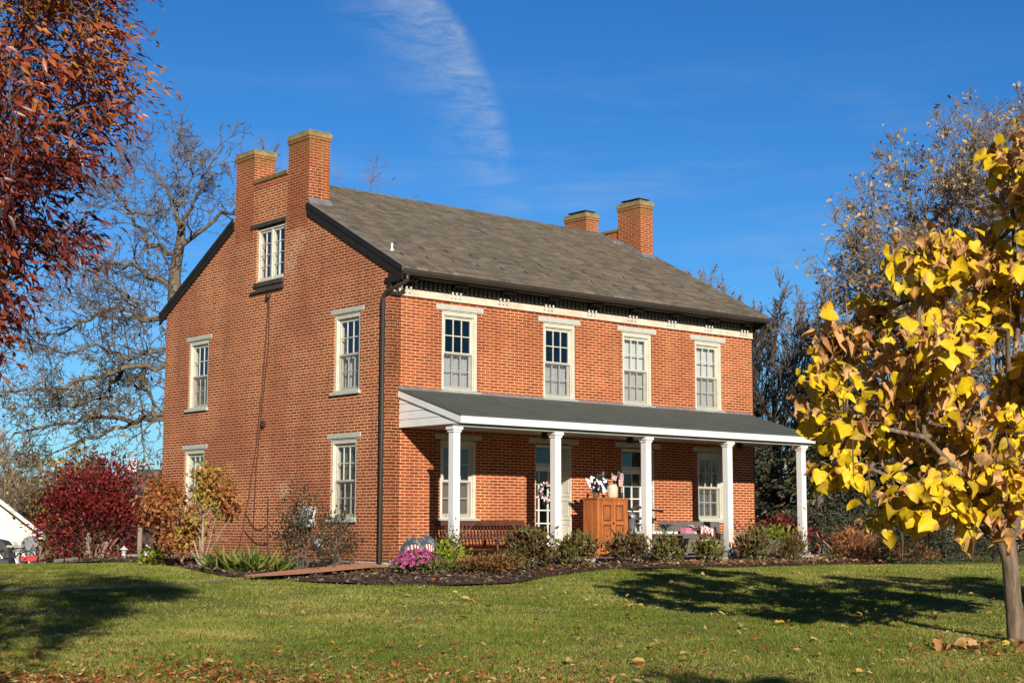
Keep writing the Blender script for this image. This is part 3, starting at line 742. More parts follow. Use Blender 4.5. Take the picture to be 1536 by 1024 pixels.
# windows
def pane(b, fn, a0, a1, o, z0, z1): b.add([fn(a0, o, z0), fn(a1, o, z0), fn(a1, o, z1), fn(a0, o, z1)], [(0, 1, 2, 3)])
def fbox(b, fn, a0, a1, o0, o1, z0, z1): b.box(a0, a1, o0, o1, z0, z1, fn)
def sash_window(fn, c, z0, z1, lin_bot, lin_top, kind, lin_half=0.613, dark_left=False):
    a0, a1 = c - HW2, c + HW2
    b = HM()
    cw = 0.072
    top = lin_bot - 0.03
    fbox(b, fn, a0, a0 + cw, -0.20, -0.018, z0, top); fbox(b, fn, a1 - cw, a1, -0.20, -0.018, z0, top)
    fbox(b, fn, a0 + cw, a1 - cw, -0.20, -0.021, top - cw, top)
    for s in (a0 + cw, a1 - cw - 0.022): fbox(b, fn, s, s + 0.022, -0.19, -0.050, z0, top - cw)
    fbox(b, fn, a0 + cw + .022, a1 - cw - .022, -0.19, -0.050, top - cw - 0.022, top - cw - 0.001)
    fbox(b, fn, a0 + 0.012, a1 - 0.012, -0.03, -0.008, top + 0.004, top + 0.022)
    win = b.build('window', M['cream'], house, bevel=0.004)
    b = HM(); fbox(b, fn, c - lin_half, c + lin_half, -0.12, 0.014, lin_bot, lin_top); b.build('lintel', M['lintel'], win, bevel=0.006)
    b = HM(); fbox(b, fn, a0 - 0.035, a1 + 0.075, -0.16, 0.055, z0 - 0.055, z0 + 0.003); fbox(b, fn, a0 + 0.004, a1 - 0.004, -0.15, 0.01, z0 + 0.005, z0 + 0.045)
    b.build('sill', M['lintel'], win, bevel=0.006)
    ia, ib = a0 + cw + 0.023, a1 - cw - 0.023
    it = top - cw - 0.024; ib_ = z0 + 0.047
    mid = (it + ib_)/2
    for (zlo, zhi, o1, o0) in ((mid - 0.02, it, -0.075, -0.105), (ib_, mid + 0.02, -0.110, -0.140)):
        b = HM(); s = 0.045
        bot = s*1.5 if zlo == ib_ else s
        fbox(b, fn, ia, ia + s, o0, o1, zlo, zhi); fbox(b, fn, ib - s, ib, o0, o1, zlo, zhi)
        fbox(b, fn, ia + s, ib - s, o0, o1, zhi - s, zhi); fbox(b, fn, ia + s, ib - s, o0, o1, zlo, zlo + bot)
        gw = (ib - ia - 2*s)/3; hm = (zlo + bot + zhi - s)/2
        for k in (1, 2): fbox(b, fn, ia + s + gw*k - 0.010, ia + s + gw*k + 0.010, o0 + 0.004, o1 - 0.004, zlo + bot, zhi - s)
        fbox(b, fn, ia + s, ib - s, o0 + 0.006, o1 - 0.002, hm - 0.010, hm + 0.010)
        b.build('sash', M['cream'], win)
        b = HM(); om = (o0 + o1)/2; pane(b, fn, ia + s*0.5, ib - s*0.5, om, zlo + 0.01, zhi - 0.01)
        b.build('glass', M['glass_old'] if zlo > ib_ else M['glass'], win)
    b = HM(); pane(b, fn, ia + 0.003, ib - 0.003, -0.064, ib_ + 0.01, mid + 0.01); b.build('insect_screen', [M['screen']], win)
    # what hangs behind the glass
    def folds(zlo, zhi, mat, amp=0.018, n=56, o=-0.235, name='curtain', a=None, d=None):
        b = HM(); A, B_ = (ia if a is None else a), (ib if d is None else d); vs = []
        for k in range(n + 1):
            p = A + (B_ - A)*k/n
            w = amp*(math.sin(k*0.95) + 0.5*math.sin(k*2.3 + c))
            vs += [fn(p, o + w, zlo + 0.01*math.sin(k*1.1)), fn(p, o + w, zhi)]
        b.add(vs, [(2*k, 2*k + 2, 2*k + 3, 2*k + 1) for k in range(n)]); return b.build(name, mat, win)
    if kind == 'cafe': folds(ib_, mid - 0.02, M['lace'])
    elif kind == 'blind':
        b = HM(); fbox(b, fn, ia - .03, ib + .03, -0.215, -0.205, ib_ - .02, it + .04); b.build('blind', M['blind'], win)
    elif kind == 'tan':
        b = HM(); fbox(b, fn, ia - .03, ib + .03, -0.215, -0.205, mid - 0.1, it + .04); b.build('blind', M['tanblind'], win)
        folds(ib_ - .05, mid, M['greycurtain'], 0.004, 20, -0.30, 'curtain')
    elif kind == 'tanlow':
        b = HM(); fbox(b, fn, ia - .03, ib + .03, -0.215, -0.205, ib_ - 0.02, it + .04); b.build('blind', M['tanblind'], win)
    elif kind == 'valance':
        folds(mid + 0.42, it + .05, M['whitecloth'], 0.02, 40)
    elif kind == 'side':
        folds(ib_, it, M['lace'], 0.02, 16, -0.25, 'curtain', ia, ia + 0.17)
    elif kind == 'sheer':
        folds(ib_, mid, M['greycurtain'], 0.006, 30, -0.28)
    return win
for i, c in enumerate(UPW):
    w = sash_window(pF, c, 2.66, 4.27, 4.30, 4.407, ('cafe', 'cafe', 'blind', 'blind')[i])
sash_window(pF, LOW[0], 0.10, 1.66, 1.69, 1.795, 'tanlow')
sash_window(pF, LOW[1], 0.10, 1.66, 1.69, 1.795, 'tan')
for (c, a, b_), kd in zip(GWIN, ('sheer', 'cafe', 'valance', 'tan')):
    sash_window(pG, c, a + 0.06, b_ - 0.03, b_, b_ + 0.10, kd, 0.59)
# a lamp seen in the first upstairs window
b = HM(); b.tube([(1.50, 0.42, 4.05), (1.50, 0.42, 3.82)], 0.012, 6); b.lathe([(0.03, 0), (0.075, 0.01), (0.085, 0.09), (0.05, 0.14)], (1.50, 0.42, 3.68), 12)
b.build('hanging_lamp', M['white_aged'], house, smooth=True)
# attic casement
b = HM(); a0, a1, z0, z1 = 3.88, 5.02, 5.30, 6.50
for q in ((a0, a0 + .05, z0, z1), (a1 - .05, a1, z0, z1), (4.42, 4.48, z0 + .05, z1 - .05), (a0 + .05, a1 - .05, z0, z0 + .05), (a0 + .05, a1 - .05, z1 - .05, z1)):
    fbox(b, pG, q[0], q[1], -0.16, -0.035, q[2], q[3])
awin = b.build('window', M['cream'], house, bevel=0.004)
for p, q in ((a0 + .052, 4.418), (4.482, a1 - .052)):
    b = HM(); s = 0.04
    fbox(b, pG, p, p + s, -.10, -.06, z0 + .052, z1 - .052); fbox(b, pG, q - s, q, -.10, -.06, z0 + .052, z1 - .052)
    fbox(b, pG, p + s, q - s, -.10, -.06, z0 + .052, z0 + .1); fbox(b, pG, p + s, q - s, -.10, -.06, z1 - .1, z1 - .052)
    for k in (1, 2, 3): zz = z0 + .1 + (z1 - z0 - .2)*k/4; fbox(b, pG, p + s, q - s, -.09, -.066, zz - .008, zz + .008)
    fbox(b, pG, (p + q)/2 - .008, (p + q)/2 + .008, -.092, -.064, z0 + .1, z1 - .1)
    b.build('sash', M['cream'], awin)
    b = HM(); pane(b, pG, p + .02, q - .02, -.08, z0 + .07, z1 - .07); b.build('glass', M['glass_old'], awin)
    b = HM()
    vs = []
    for k in range(25): pp = p + (q - p)*k/24; w = 0.02*math.sin(k*1.2); vs += [pG(pp, -.30 + w, z0), pG(pp, -.30 + w, z1)]
    b.add(vs, [(2*k, 2*k+2, 2*k+3, 2*k+1) for k in range(24)])
    if p > 4.4: b.build('curtain', M['lace'], awin)
b = HM(); fbox(b, pG, 3.80, 5.26, -0.14, 0.03, 6.535, 6.63); b.build('lintel', M['darkwood'], awin, bevel=0.008)
b = HM(); fbox(b, pG, 3.86, 5.07, -0.14, 0.05, 5.19, 5.29); fbox(b, pG, 3.87, 5.03, -0.13, 0.02, 5.10, 5.188); fbox(b, pG, 3.84, 5.2, -0.1, 0.06, 5.055, 5.10)
b.build('sill', M['darkwood'], awin, bevel=0.008)

# doors
def front_door(a0, a1, wide_left):
    rec = 0.32
    b = HM()
    # jamb boards, lining the deep opening
    fbox(b, pF, a0, a0 + 0.03, -rec - .06, -0.015, -0.5, 1.68); fbox(b, pF, a1 - 0.03, a1, -rec - .06, -0.015, -0.5, 1.68)
    fbox(b, pF, a0 + .03, a1 - .03, -rec - .06, -0.015, 1.63, 1.68)
    for s, e in ((a0 + 0.03, 1), (a1 - 0.03, -1)):
        for k in range(4):
            zz = -0.40 + k*0.50
            for (p, q, o0, o1) in ((zz, zz + .035, -rec + .02, -.03), (zz + .40, zz + .435, -rec + .02, -.03)):
                b.box(min(s, s + e*.014), max(s, s + e*.014), -o1, -o0, p, q)
            b.box(min(s, s + e*.010), max(s, s + e*.010), .075, rec - .075, zz + .08, zz + .355)
    fbox(b, pF, a0 + .03, a1 - .03, -rec - .06, -rec + .02, 1.24, 1.30)          # transom bar
    fbox(b, pF, a0 - 0.06, a1 + 0.06, -rec - .06, 0.02, -0.58, -0.505)
    door = b.build('door', M['cream'], house, bevel=0.003)
    b = HM(); pane(b, pF, a0 + .03, a1 - .03, -rec - .027, 1.303, 1.628); b.build('transom_glass', M['glass_old'], door)
    b = HM(); p, q = a0 + .035, a1 - .035; o0, o1 = -rec - .045, -rec - .005; zb, ztp = -0.49, 1.235
    fbox(b, pF, p, p + .10, o0, o1, zb, ztp); fbox(b, pF, q - .10, q, o0, o1, zb, ztp)
    fbox(b, pF, p + .10, q - .10, o0, o1, zb, zb + .24); fbox(b, pF, p + .10, q - .10, o0, o1, ztp - .10, ztp)
    g0, g1, h0, h1 = p + .10, q - .10, zb + .24, ztp - .10
    for k in (1, 2): fbox(b, pF, g0 + (g1 - g0)*k/3 - .012, g0 + (g1 - g0)*k/3 + .012, o0 + .005, o1 - .004, h0, h1)
    for k in (1, 2, 3, 4): fbox(b, pF, g0, g1, o0 + .007, o1 - .006, h0 + (h1 - h0)*k/5 - .012, h0 + (h1 - h0)*k/5 + .012)
    b.build('door_leaf', M['white'], door)
    b = HM(); pane(b, pF, g0, g1, -rec - .028, h0, h1); b.build('glass', M['glass'], door)
    b = HM(); b.lathe([(0.0, 0), (.024, .006), (.03, .02), (.02, .034), (0.0, .04)], (0, 0, 0), 10)
    kb = MB(OFF); kb.v = [(q - .05 + x_, rec - .005 - z_, 0.30 + y_) for x_, y_, z_ in b.v]; kb.f = b.f; kb.m = b.m; kb.build('knob', M['steel'], door, smooth=True)
    c = (a0 + a1)/2
    b = HM(); fbox(b, pF, a0 - .19, a1 + .19, -0.1, .014, 1.705, 1.81); b.build('lintel', M['lintel'], door, bevel=0.006)
    return door
for a0, a1 in DOORS: front_door(a0, a1, True)

# roof
b = HM(); TH_R = 0.09
def slab(x0, x1, ya, yb):
    za, zb_ = roof_z(ya), roof_z(yb)
    b.prism([(ya, za), (yb, zb_), (yb, zb_ - TH_R), (ya, za - TH_R)], x0, x1, lambda t, p, q: (t, p, q))
RX0, RX1, YE, YB, RG = -0.045, 10.93, -0.50, DEP + 0.32, DEP/2
slab(RX0, 0.53, YE, 2.95); slab(RX0, 0.53, YB, 6.0)
slab(0.53, RX1, YE, RG); slab(0.53, RX1, YB, RG)
roof = b.build('roof', M['shingle'], house)
# shingle pattern follows the slope
uvl = roof.data.uv_layers[0].data
for poly in roof.data.polygons:
    for li in poly.loop_indices:
        co = roof.data.vertices[roof.data.loops[li].vertex_index].co
        uvl[li].uv = (co.x, co.y*1.1326 + (0.0 if co.y < RG else 0.0))
b = HM(); b.prism([(RG - .16, roof_z(RG - .16) + .002), (RG, roof_z(RG) + .02), (RG + .16, roof_z(RG + .16) + .002)], 0.56, RX1 + .005, lambda t, p, q: (t, p, q))
b.build('ridge_cap', M['shingle'], roof)
# snow guards and the vent pipe
for k in range(16):
    for row, Y in ((0, 0.15), (1, 0.8)):
        X = 0.45 + k*0.66 + row*0.33
        if X > 10.6: continue
        z = roof_z(Y)
        b = HM(); b.add([(X - .03, Y, z + .002), (X + .03, Y, z + .002), (X + .03, Y + .1, z + .055), (X - .03, Y + .1, z + .055), (X, Y + .1, z + .085)], [(0, 1, 2, 3), (3, 2, 4)])
        b.build('snow_guard', M['iron'], roof)
b = HM(); b.tube([(.30, .33, roof_z(.33) - .02), (.30, .33, roof_z(.33) + .16)], .022, 10); b.lathe([(.055, 0), (.04, .03), (.025, .05)], (.30, .33, roof_z(.33) + .0), 10)
b.build('vent_pipe', M['white'], roof, smooth=True)

# rake boards down the near gable, and the far ones
def rake(x0, x1, ya, yb):
    b = HM()
    za, zb_ = roof_z(ya) - TH_R - .002, roof_z(yb) - TH_R - .002
    b.prism([(ya, za), (yb, zb_), (yb, zb_ - .19), (ya, za - .19)], x0, x1, lambda t, p, q: (t, p, q))
    b.prism([(ya, za + TH_R + .001), (yb, zb_ + TH_R + .001), (yb, zb_ - .03), (ya, za - .03)], x0 - .014, x0 - .002 if x0 < 1 else x0 + .02, lambda t, p, q: (t, p, q))
    return b.build('rake_board', M['dark'], house)
rake(RX0 + .002, -0.003, YE + .02, 2.945); rake(RX0 + .002, -0.003, YB - .02, 6.005)
rake(WID + .01, RX1 - .003, YE + .02, RG - .02); rake(WID + .01, RX1 - .003, YB - .02, RG + .02)
b = HM(); b.prism([(2.9, roof_z(2.9) + .004), (YE, roof_z(YE) + .004), (YE, roof_z(YE) + .016), (2.9, roof_z(2.9) + .016)], RX0 - .02, RX0 + .015, lambda t, p, q: (t, p, q))
b.build('drip_edge', M['flash'], roof)

# chimneys: two stacks at each gable
def chimney(x0, x1, y0, y1, zb_, top, metal=False):
    b = HM(); b.box(x0, x1, y0, y1, zb_, top - 0.20)
    for k in range(1, 2): b.box(x0 - .018, x1 + .018, y0 - .018, y1 + .018, top - .199, top - .135)
    c = b.build('chimney', M['brick_chimney'], house)
    b = HM(); b.box(x0 - .034, x1 + .034, y0 - .034, y1 + .034, top - .134, top - .03); b.box(x0 - .02, x1 + .02, y0 - .02, y1 + .02, top - .029, top + .005)
    b.build('chimney_cap', M['cap'], c, bevel=0.02)
    b = HM()
    if metal: b.box(x0 + .08, x1 - .08, y0 + .12, y1 - .12, top + .016, top + .05); b.box(x0 + .03, x1 - .03, y0 + .08, y1 - .08, top + .051, top + .075); nm = 'rain_cap'
    else: b.lathe([(.12, 0), (.12, .05), (.09, .055)], ((x0+x1)/2 + .08, (y0+y1)/2, top + .016), 12); nm = 'flue'
    b.build(nm, M['dark'], c)
    b = HM(); zf = roof_z(y0) if y0 < RG else roof_z(y1)
    return c
for y0, y1 in ((2.95, 3.77), (5.19, 5.98)): chimney(-0.004, 0.53, y0, y1, 6.3, 8.38)
for y0, y1 in ((3.05, 3.87), (5.08, 5.92)): chimney(10.16, 10.62, y0, y1, 6.3, 8.33, True)
b = HM(); b.box(-.005, .36, 3.772, 5.188, 7.40, 7.55); b.build('parapet', M['brick_chimney'], house)
b = HM(); b.box(-.03, .40, 3.775, 5.185, 7.552, 7.66); b.build('coping', M['moss'], house, bevel=0.02)
b = HM(); b.box(10.2, 10.6, 3.875, 5.075, 7.2, 7.62); b.build('parapet', M['brick_chimney'], house)
b = HM(); b.box(10.17, 10.63, 3.875, 5.075, 7.622, 7.70); b.build('coping', M['moss'], house, bevel=0.02)
# flashing at the stacks
for x0, x1, y0 in ((.0, .53, 2.95), (10.16, 10.62, 3.05)):
    z = roof_z(y0 - .1)
    b = HM(); b.add([(x0 - .02, y0 - .10, z + .006), (x1 + .03, y0 - .10, z + .006), (x1 + .03, y0 - .004, z + .14), (x0 - .02, y0 - .004, z + .14)], [(0, 1, 2, 3)]); b.build('flashing', M['flash'], roof)
y0, y1 = 3.0, 4.0
b = HM()
b.prism([(y0, roof_z(y0) + .004), (y1, roof_z(y1) + .004), (y1, roof_z(y1) + .11), (y0, roof_z(y0) + .11)], 10.13, 10.155, lambda t, p, q: (t, p, q)); b.build('flashing', M['flash'], roof)
b = HM()
b.prism([(3.87, roof_z(3.87) + .004), (4.5, roof_z(4.5) + .004), (4.5, roof_z(4.5) + .05), (3.87, roof_z(3.87) + .05)], 9.98, 10.10, lambda t, p, q: (t, p, q))
b.build('flashing', M['flash'], roof)

# cornice
b = HM()
b.box(-.035, WID + .035, -.40, .0, 4.80, 4.835)                   # soffit
b.box(-.035, WID + .035, -.375, -.04, 4.836, 4.90)
b.box(0.03, WID - .03, -.060, -.003, 4.636, 4.799)
b.build('cornice', M['dark'], house)
for xa, xb in ((-.036, -.0015), (WID + .0015, WID + .06)):
    b = HM(); b.box(xa, xb, -.40, .10, 4.70, 4.799); b.box(xa, xb, -.08, .02, 4.50, 4.699); b.build('cornice_return', M['dark'], house)
b = HM(); x = .10
b.box(.06, WID - .06, -.075, -.061, 4.70, 4.72)
while x < WID - .12: b.box(x, x + .062, -.105, -.0755, 4.648, 4.79); x += .118
b.build('dentils', M['dentil'], house)
b = HM(); b.box(.004, WID - .004, -.035, -.002, 4.50, 4.635); b.box(.0, WID, -.045, -.003, 4.478, 4.499); b.build('frieze', M['frieze'], house)
for i in range(9):
    X = .36 + i*(10.5 - .36)/8
    b = HM()
    for k in range(3):
        x = X + (k - 1)*.105
        pts = []
        for q in range(9):
            t_ = q/8*math.pi*1.6
            pts.append((x, -.068 - .035*math.sin(t_)*(1 - q/12), 4.665 - .13*q/8 + .012*math.cos(t_)))
        b.tube(pts, [.024, .026, .023, .018, .016, .018, .024, .027, .02], 6)
    br = b.build('bracket', M['white_aged'], house, smooth=True)
    b = HM(); 
    for k in range(3):
        x = X + (k - 1)*.105
        b.prism([(-.1058, 4.68), (-.1058, 4.798), (-.32, 4.798), (-.31, 4.765), (-.17, 4.74)], x - .03, x + .03, lambda t, p, q: (t, p, q))
    b.build('corbel', M['dark'], br)
def gutter(Y, z, x0, x1):
    b = HM(); prof = [(0, 0), (-.005, -.07), (-.03, -.105), (-.085, -.105), (-.115, -.06), (-.12, .0), (-.105, .0), (-.10, -.055), (-.075, -.09), (-.035, -.09), (-.015, 0)]
    b.prism([(Y + p, z + q) for p, q in prof], x0, x1, lambda t, p, q: (t, p, q)); return b.build('gutter', M['gutter'], house)
gutter(-.41, 4.925, -.03, RX1 + .02)
def downspout(pts):
    b = HM(); b.tube(pts, .042, 10); return b.build('downspout', M['gutter'], house, smooth=True)
downspout([(.10, -.47, 4.83), (.10, -.47, 4.72), (.02, -.36, 4.63), (-.06, -.05, 4.53), (-.07, .06, 4.47), (-.07, .085, 4.38), (-.07, .085, 2), (-.07, .085, ZB + .12), (-.12, .085, ZB + .05), (-.3, .085, ZB + .03)])
downspout([(WID + .05, -.47, 4.83), (WID + .05, -.47, 4.72), (WID + .06, -.06, 4.40), (WID + .05, .06, 4.30), (WID + .05, .06, ZB + .1)])

# things on the gable wall
b = HM()
def wire(pts, r=.012): b.tube([pG(y_, .02, z_) for y_, z_ in pts], r, 5)
wire([(4.45, 4.95), (4.50, 4.2), (4.62, 3.0), (4.82, 1.7), (5.1, .55), (5.36, -.25), (5.5, -.72)])
wire([(4.42, 4.95), (4.40, 3.9), (4.60, 2.6), (4.80, 1.2), (4.85, .1), (4.92, -.72)])
b.build('cable', M['cable'], house)
b = HM()
pts = [(4.28, .55), (4.27, .1), (4.25, -.2), (4.20, -.62)]; b.tube([pG(y_, .025, z_) for y_, z_ in pts], .014, 6)
for z, s in ((.0, .25), (-.42, .12)):
    b.tube([pG(4.26 + k*.12, .025, z - s*math.sin(math.pi*k/8) + .28*k/8) for k in range(9)], .008, 5)
b.build('cable', M['cable'], house)
b = HM(); v0 = len(b.v); l = MB(); l.lathe([(.0, 0), (.085, 0), (.085, .03), (.06, .05), (.03, .05), (.0, .03)], (0, 0, 0), 14)
b.v = [(-.005 - z, 4.55 + x, 2.15 + y) for x, y, z in l.v]; b.f = l.f; b.m = l.m; b.build('wall_vent', M['iron'], house)
b = HM(); b.v = [(-.005 - z*1.6, 4.44 + x*.7, 4.93 + y*.7) for x, y, z in l.v]; b.f = l.f; b.m = l.m; b.build('insulator', M['iron'], house)
b = HM(); b.box(-.16, -.004, 2.45, 2.86, -.06, .33); b.box(-.17, -.02, 2.43, 2.88, .331, .35); b.build('utility_box', M['enamel'], house, bevel=0.008)
b = HM(); b.box(-.10, -.004, 2.16, 2.34, -.46, -.28); b.tube([(-.05, 2.25, -.46), (-.05, 2.25, ZB + .1)], .018, 8); b.build('meter_box', M['enamel'], house, bevel=0.006)
# porch
PX0, PX1, PY, PB = .244, 10.70, -1.98, 1.868
prz = lambda Y: 2.015 + (2.62 - 2.015)*(Y - PY)/(-PY)
b = HM(); b.prism([(PY - .02, prz(PY - .02) + .022), (0 - .002, prz(0) + .022), (0 - .002, prz(0)), (PY - .02, prz(PY - .02))], PX0 - .02, PX1 + .02, lambda t, p, q: (t, p, q))
proof = b.build('porch_roof', M['porch_shingle'], house)
uvl = proof.data.uv_layers[0].data
b = HM(); b.box(PX0, PX1, PY, PY + .03, PB, prz(PY) - .003); 
for xa, xb in ((PX0, PX0 + .03), (PX1 - .03, PX1)):
    b.prism([(PY + .031, prz(PY + .031) - .002), (-.003, prz(0) - .002), (-.003, prz(0) - .15), (PY + .031, prz(PY + .031) - .15)], xa, xb, lambda t, p, q: (t, p, q))
b.build('fascia', M['white'], proof)
for xa, sg in ((PX0 + .030, 1), (PX1 - .030, -1)):
    b = HM()
    zz = PB
    while zz < prz(0) - .17:
        z2 = min(zz + .155, prz(0) - .17)
        yt = lambda z: PY + (z + .15 - 2.015)/(2.62 - 2.015)*(-PY)
        ya = max(PY + .04, yt(zz)); yb = max(PY + .04, yt(z2))
        if ya < -.02:
            e = .012
            b.add([(xa - sg*.0, ya, zz), (xa, -.003, zz), (xa + sg*e, -.003, z2), (xa + sg*e, min(yb, -.004), z2), (xa + sg*.03, ya, zz), (xa + sg*.03, -.003, zz)], [(0, 1, 2, 3), (0, 1, 5, 4)])
        zz = z2
    b.build('gable_siding', M['white'], proof)
b = HM(); b.box(PX0 + .045, PX1 - .045, PY + .031, -.002, PB + .005, PB + .03); b.build('ceiling', M['ceiling'], proof)
b = HM(); b.box(PX0 + .05, PX1 - .05, -1.88, -1.66, PB - .06, PB + .004); b.build('beam', M['ceiling'], proof)
b = HM(); b.prism([(-.09, prz(-.09) + .024), (-.001, prz(0) + .024), (-.001, prz(0) + .07)], PX0, PX1, lambda t, p, q: (t, p, q)); b.build('flashing', M['flash'], proof)
for i in range(5):
    xr = .334 + 2.5415*i; x0, x1 = xr - .155, xr
    b = HM(); b.box(x0, x1, -1.85, -1.695, -.60, 1.70)
    b.box(x0 - .018, x1 + .018, -1.868, -1.677, 1.70, 1.745); b.box(x0 - .04, x1 + .04, -1.89, -1.655, 1.746, 1.805)
    col = b.build('column', M['post_white'], house, bevel=0.006)
    b = HM(); b.box(x0 - .05, x1 + .05, -1.90, -1.645, -.66, -.60); b.build('column_base', M['concrete'], col, bevel=0.008)
b = HM(); b.box(.05, WID - .05, -1.96, -.021, ZB - .2, -.665); b.build('porch_floor', M['concrete'], house, bevel=0.015)
for a0, a1 in DOORS:
    b = HM(); b.box(a0 - .1, a1 + .1, -.34, -.022, -.664, -.585); b.build('doorstep', M['stone'], house, bevel=0.01)
for X in (3.3, 5.75, 9.3):
    b = HM(); b.lathe([(.05, 0), (.075, -.02), (.08, -.10), (.06, -.14), (.02, -.15)], (X, -.9, PB + .003), 10); b.build('porch_lamp', M['black'], house, smooth=True)
b = HM(); b.box(5.462, 5.50, -1.79, -1.75, .70, .82); b.lathe([(.0, 0), (.035, .0), (.035, .05), (.0, .06)], (5.50, -1.80, .73), 8); b.build('doorbell', M['white_aged'], house)

# ------------------------------------------------------------------ things on the porch
FL = -0.664
def at_house(name, X, Y, Z=FL, rz=0.0): return empty(name, hw(X, Y, Z + 0.001), TH + rz)
# bench
bench = at_house('bench', 0.98, -0.30)
tag(bench, 'long dark wooden spindle back bench against the porch wall', 'bench')
BL = 2.36
b = MB(); b.prism([(-.52, .385), (-.50, .41), (-.06, .40), (-.02, .395), (-.02, .375), (-.5, .372)], 0, BL, lambda t, p, q: (t, p, q)); b.build('seat', M['benchwood'], bench, bevel=0.006)
b = MB(); b.prism([(.085, .64), (.115, .645), (.125, .74), (.10, .745)], -.02, BL + .02, lambda t, p, q: (t, p, q)); b.build('top_rail', M['benchwood'], bench, bevel=0.008)
for k in range(27):
    x = .05 + (BL - .10)*k/26
    b = MB(); b.tube([(x, -.045, .40), (x, .03, .52), (x + .004, .10, .645)], [.013, .018, .012], 6); b.build('spindle', M['benchwood'], bench, smooth=True)
for x in (.06, BL/2, BL - .06):
    for y, lean in ((-.45, -.04), (-.08, .06)):
        b = MB(); b.tube([(x, y, .375), (x, y + lean*.5, .2), (x, y + lean, .0)], [.022, .028, .018], 8); b.build('leg', M['benchwood'], bench, smooth=True)
    if x != BL/2:
        b = MB(); b.tube([(x, .06, .60), (x, -.2, .60), (x, -.47, .595)], [.018, .022, .03], 8); b.tube([(x, -.44, .405), (x, -.44, .59)], [.022, .016], 8); b.tube([(x, -.22, .405), (x, -.22, .59)], .012, 6)
        b.build('arm', M['benchwood'], bench, smooth=True)
b = MB(); b.tube([(.06, -.27, .17), (BL/2, -.27, .17), (BL - .06, -.27, .17)], .014, 6)
b.build('stretcher', M['benchwood'], bench)

# cupboard
cup = at_house('cupboard', 4.48, -0.78)
tag(cup, 'orange pine cupboard with two panelled doors standing on the porch', 'cupboard')
CW, CD, CH = .89, .42, 1.19
b = MB(); b.box(0, .022, -CD, 0, .06, CH); b.box(CW - .022, CW, -CD, 0, .06, CH); b.box(.0225, CW - .0225, -.02, 0, .06, CH)
b.box(.0225, CW - .0225, -CD + .02, -.021, .10, .13); b.box(.0225, CW - .0225, -CD + .02, -.021, CH - .03, CH - .002)
b.box(.0225, .10, -CD - .001, -CD + .02, .06, CH - .001); b.box(CW - .075, CW - .0225, -CD - .001, -CD + .02, .06, CH - .001)
b.box(.101, CW - .076, -CD - .001, -CD + .02, .06, .20); b.box(.101, CW - .076, -CD - .001, -CD + .02, CH - .045, CH - .001)
b.build('carcass', M['pine'], cup, bevel=0.003)
b = MB(); b.box(-.025, CW + .025, -CD - .03, .005, CH + .001, CH + .028); b.box(-.012, CW + .012, -CD - .015, -CD - .002, CH - .025, CH); b.build('top', M['pine'], cup, bevel=0.006)
for x in (.0, CW - .06):
    for y in (-CD, -.06):
        b = MB(); b.box(x, x + .06, y, y + .06, 0, .059); b.build('foot', M['pine'], cup)
xm = (.101 + CW - .076)/2
for i, (x0, x1) in enumerate(((.109, xm - .006), (xm + .006, CW - .084))):
    b = MB(); z0, z1, s, o = .203, CH - .048, .055, -CD - .012
    b.box(x0, x0 + s, o, o + .024, z0, z1); b.box(x1 - s, x1, o, o + .024, z0, z1)
    zm = z0 + .46
    for za, zb_ in ((z0, z0 + .07), (zm, zm + .075), (z1 - .075, z1)): b.box(x0 + s, x1 - s, o + .001, o + .023, za, zb_)
    d = b.build('door', M['pine'], cup, bevel=0.004)
    for za, zb_ in ((z0 + .07, zm), (zm + .075, z1 - .075)):
        b = MB(); x_0, x_1 = x0 + s, x1 - s
        b.prism([(x_0, za), (x_1, za), (x_1, zb_), (x_0, zb_)], o + .016, o + .022, lambda t, p, q: (p, t, q)); pl_ = b.build('panel', M['pine_shade'], d)  # dark colour paints the recess shade around the raised field
        b = MB(); b.box(x_0 + .028, x_1 - .028, o + .006, o + .0155, za + .028, zb_ - .028); b.build('field', M['pine_panel'], pl_, bevel=0.004)
    if i == 0:
        b = MB(); b.box(x1 - .035, x1 + .03, o - .018, o - .001, zm + .02, zm + .05); b.tube([(x1 - .02, o - .03, zm + .035), (x1 - .02, o - .001, zm + .035)], .012, 8); b.build('latch', M['iron'], d)

# on top of the cupboard
ZT = FL + CH + .030
def flag_cloth(name, pts_pole, w, h, mats, parent, seed, canton=None):
    r = random.Random(seed)
    b = MB(); nx, nz = 10, 8; x0, y0, z0 = pts_pole
    ph = r.uniform(0, 6)
    vs = [(x0 + w*i/nx*(.55 + .2*math.sin(ph)), y0 + .06*math.sin(i*.9 + ph + k*.3)*i/nx, z0 - h*k/nz - .35*abs(w)*(i/nx)**1.5) for i in range(nx + 1) for k in range(nz + 1)]
    fs = [(i*(nz+1) + k, (i+1)*(nz+1) + k, (i+1)*(nz+1) + k + 1, i*(nz+1) + k + 1) for i in range(nx) for k in range(nz)]
    b.v = vs; b.f = fs; b.m = [(1 if (canton and i < 5 and k < 4) else 0) for i in range(nx) for k in range(nz)]
    o = b.build(name, mats, parent, smooth=True)
    l = o.data.uv_layers[0].data
    for p in o.data.polygons:
        for li in p.loop_indices:
            vi = o.data.loops[li].vertex_index; l[li].uv = ((vi % (nz+1))/nz, (vi//(nz+1))/nx)
    return o
t = NT('black_white_cloth'); v_ = t.coord('Object'); n1 = t.noise(v_, 7, 2, 0.5)
t.bsdf(t.mix(t.rng(n1, 0.52, 0.55), (0.012, 0.012, 0.014), (0.80, 0.80, 0.80)), 0.6); M['bwcloth'] = t.m
bk = at_house('bucket', 4.62, -1.02, ZT); tag(bk, 'small galvanised bucket on the left of the pine cupboard', 'bucket')
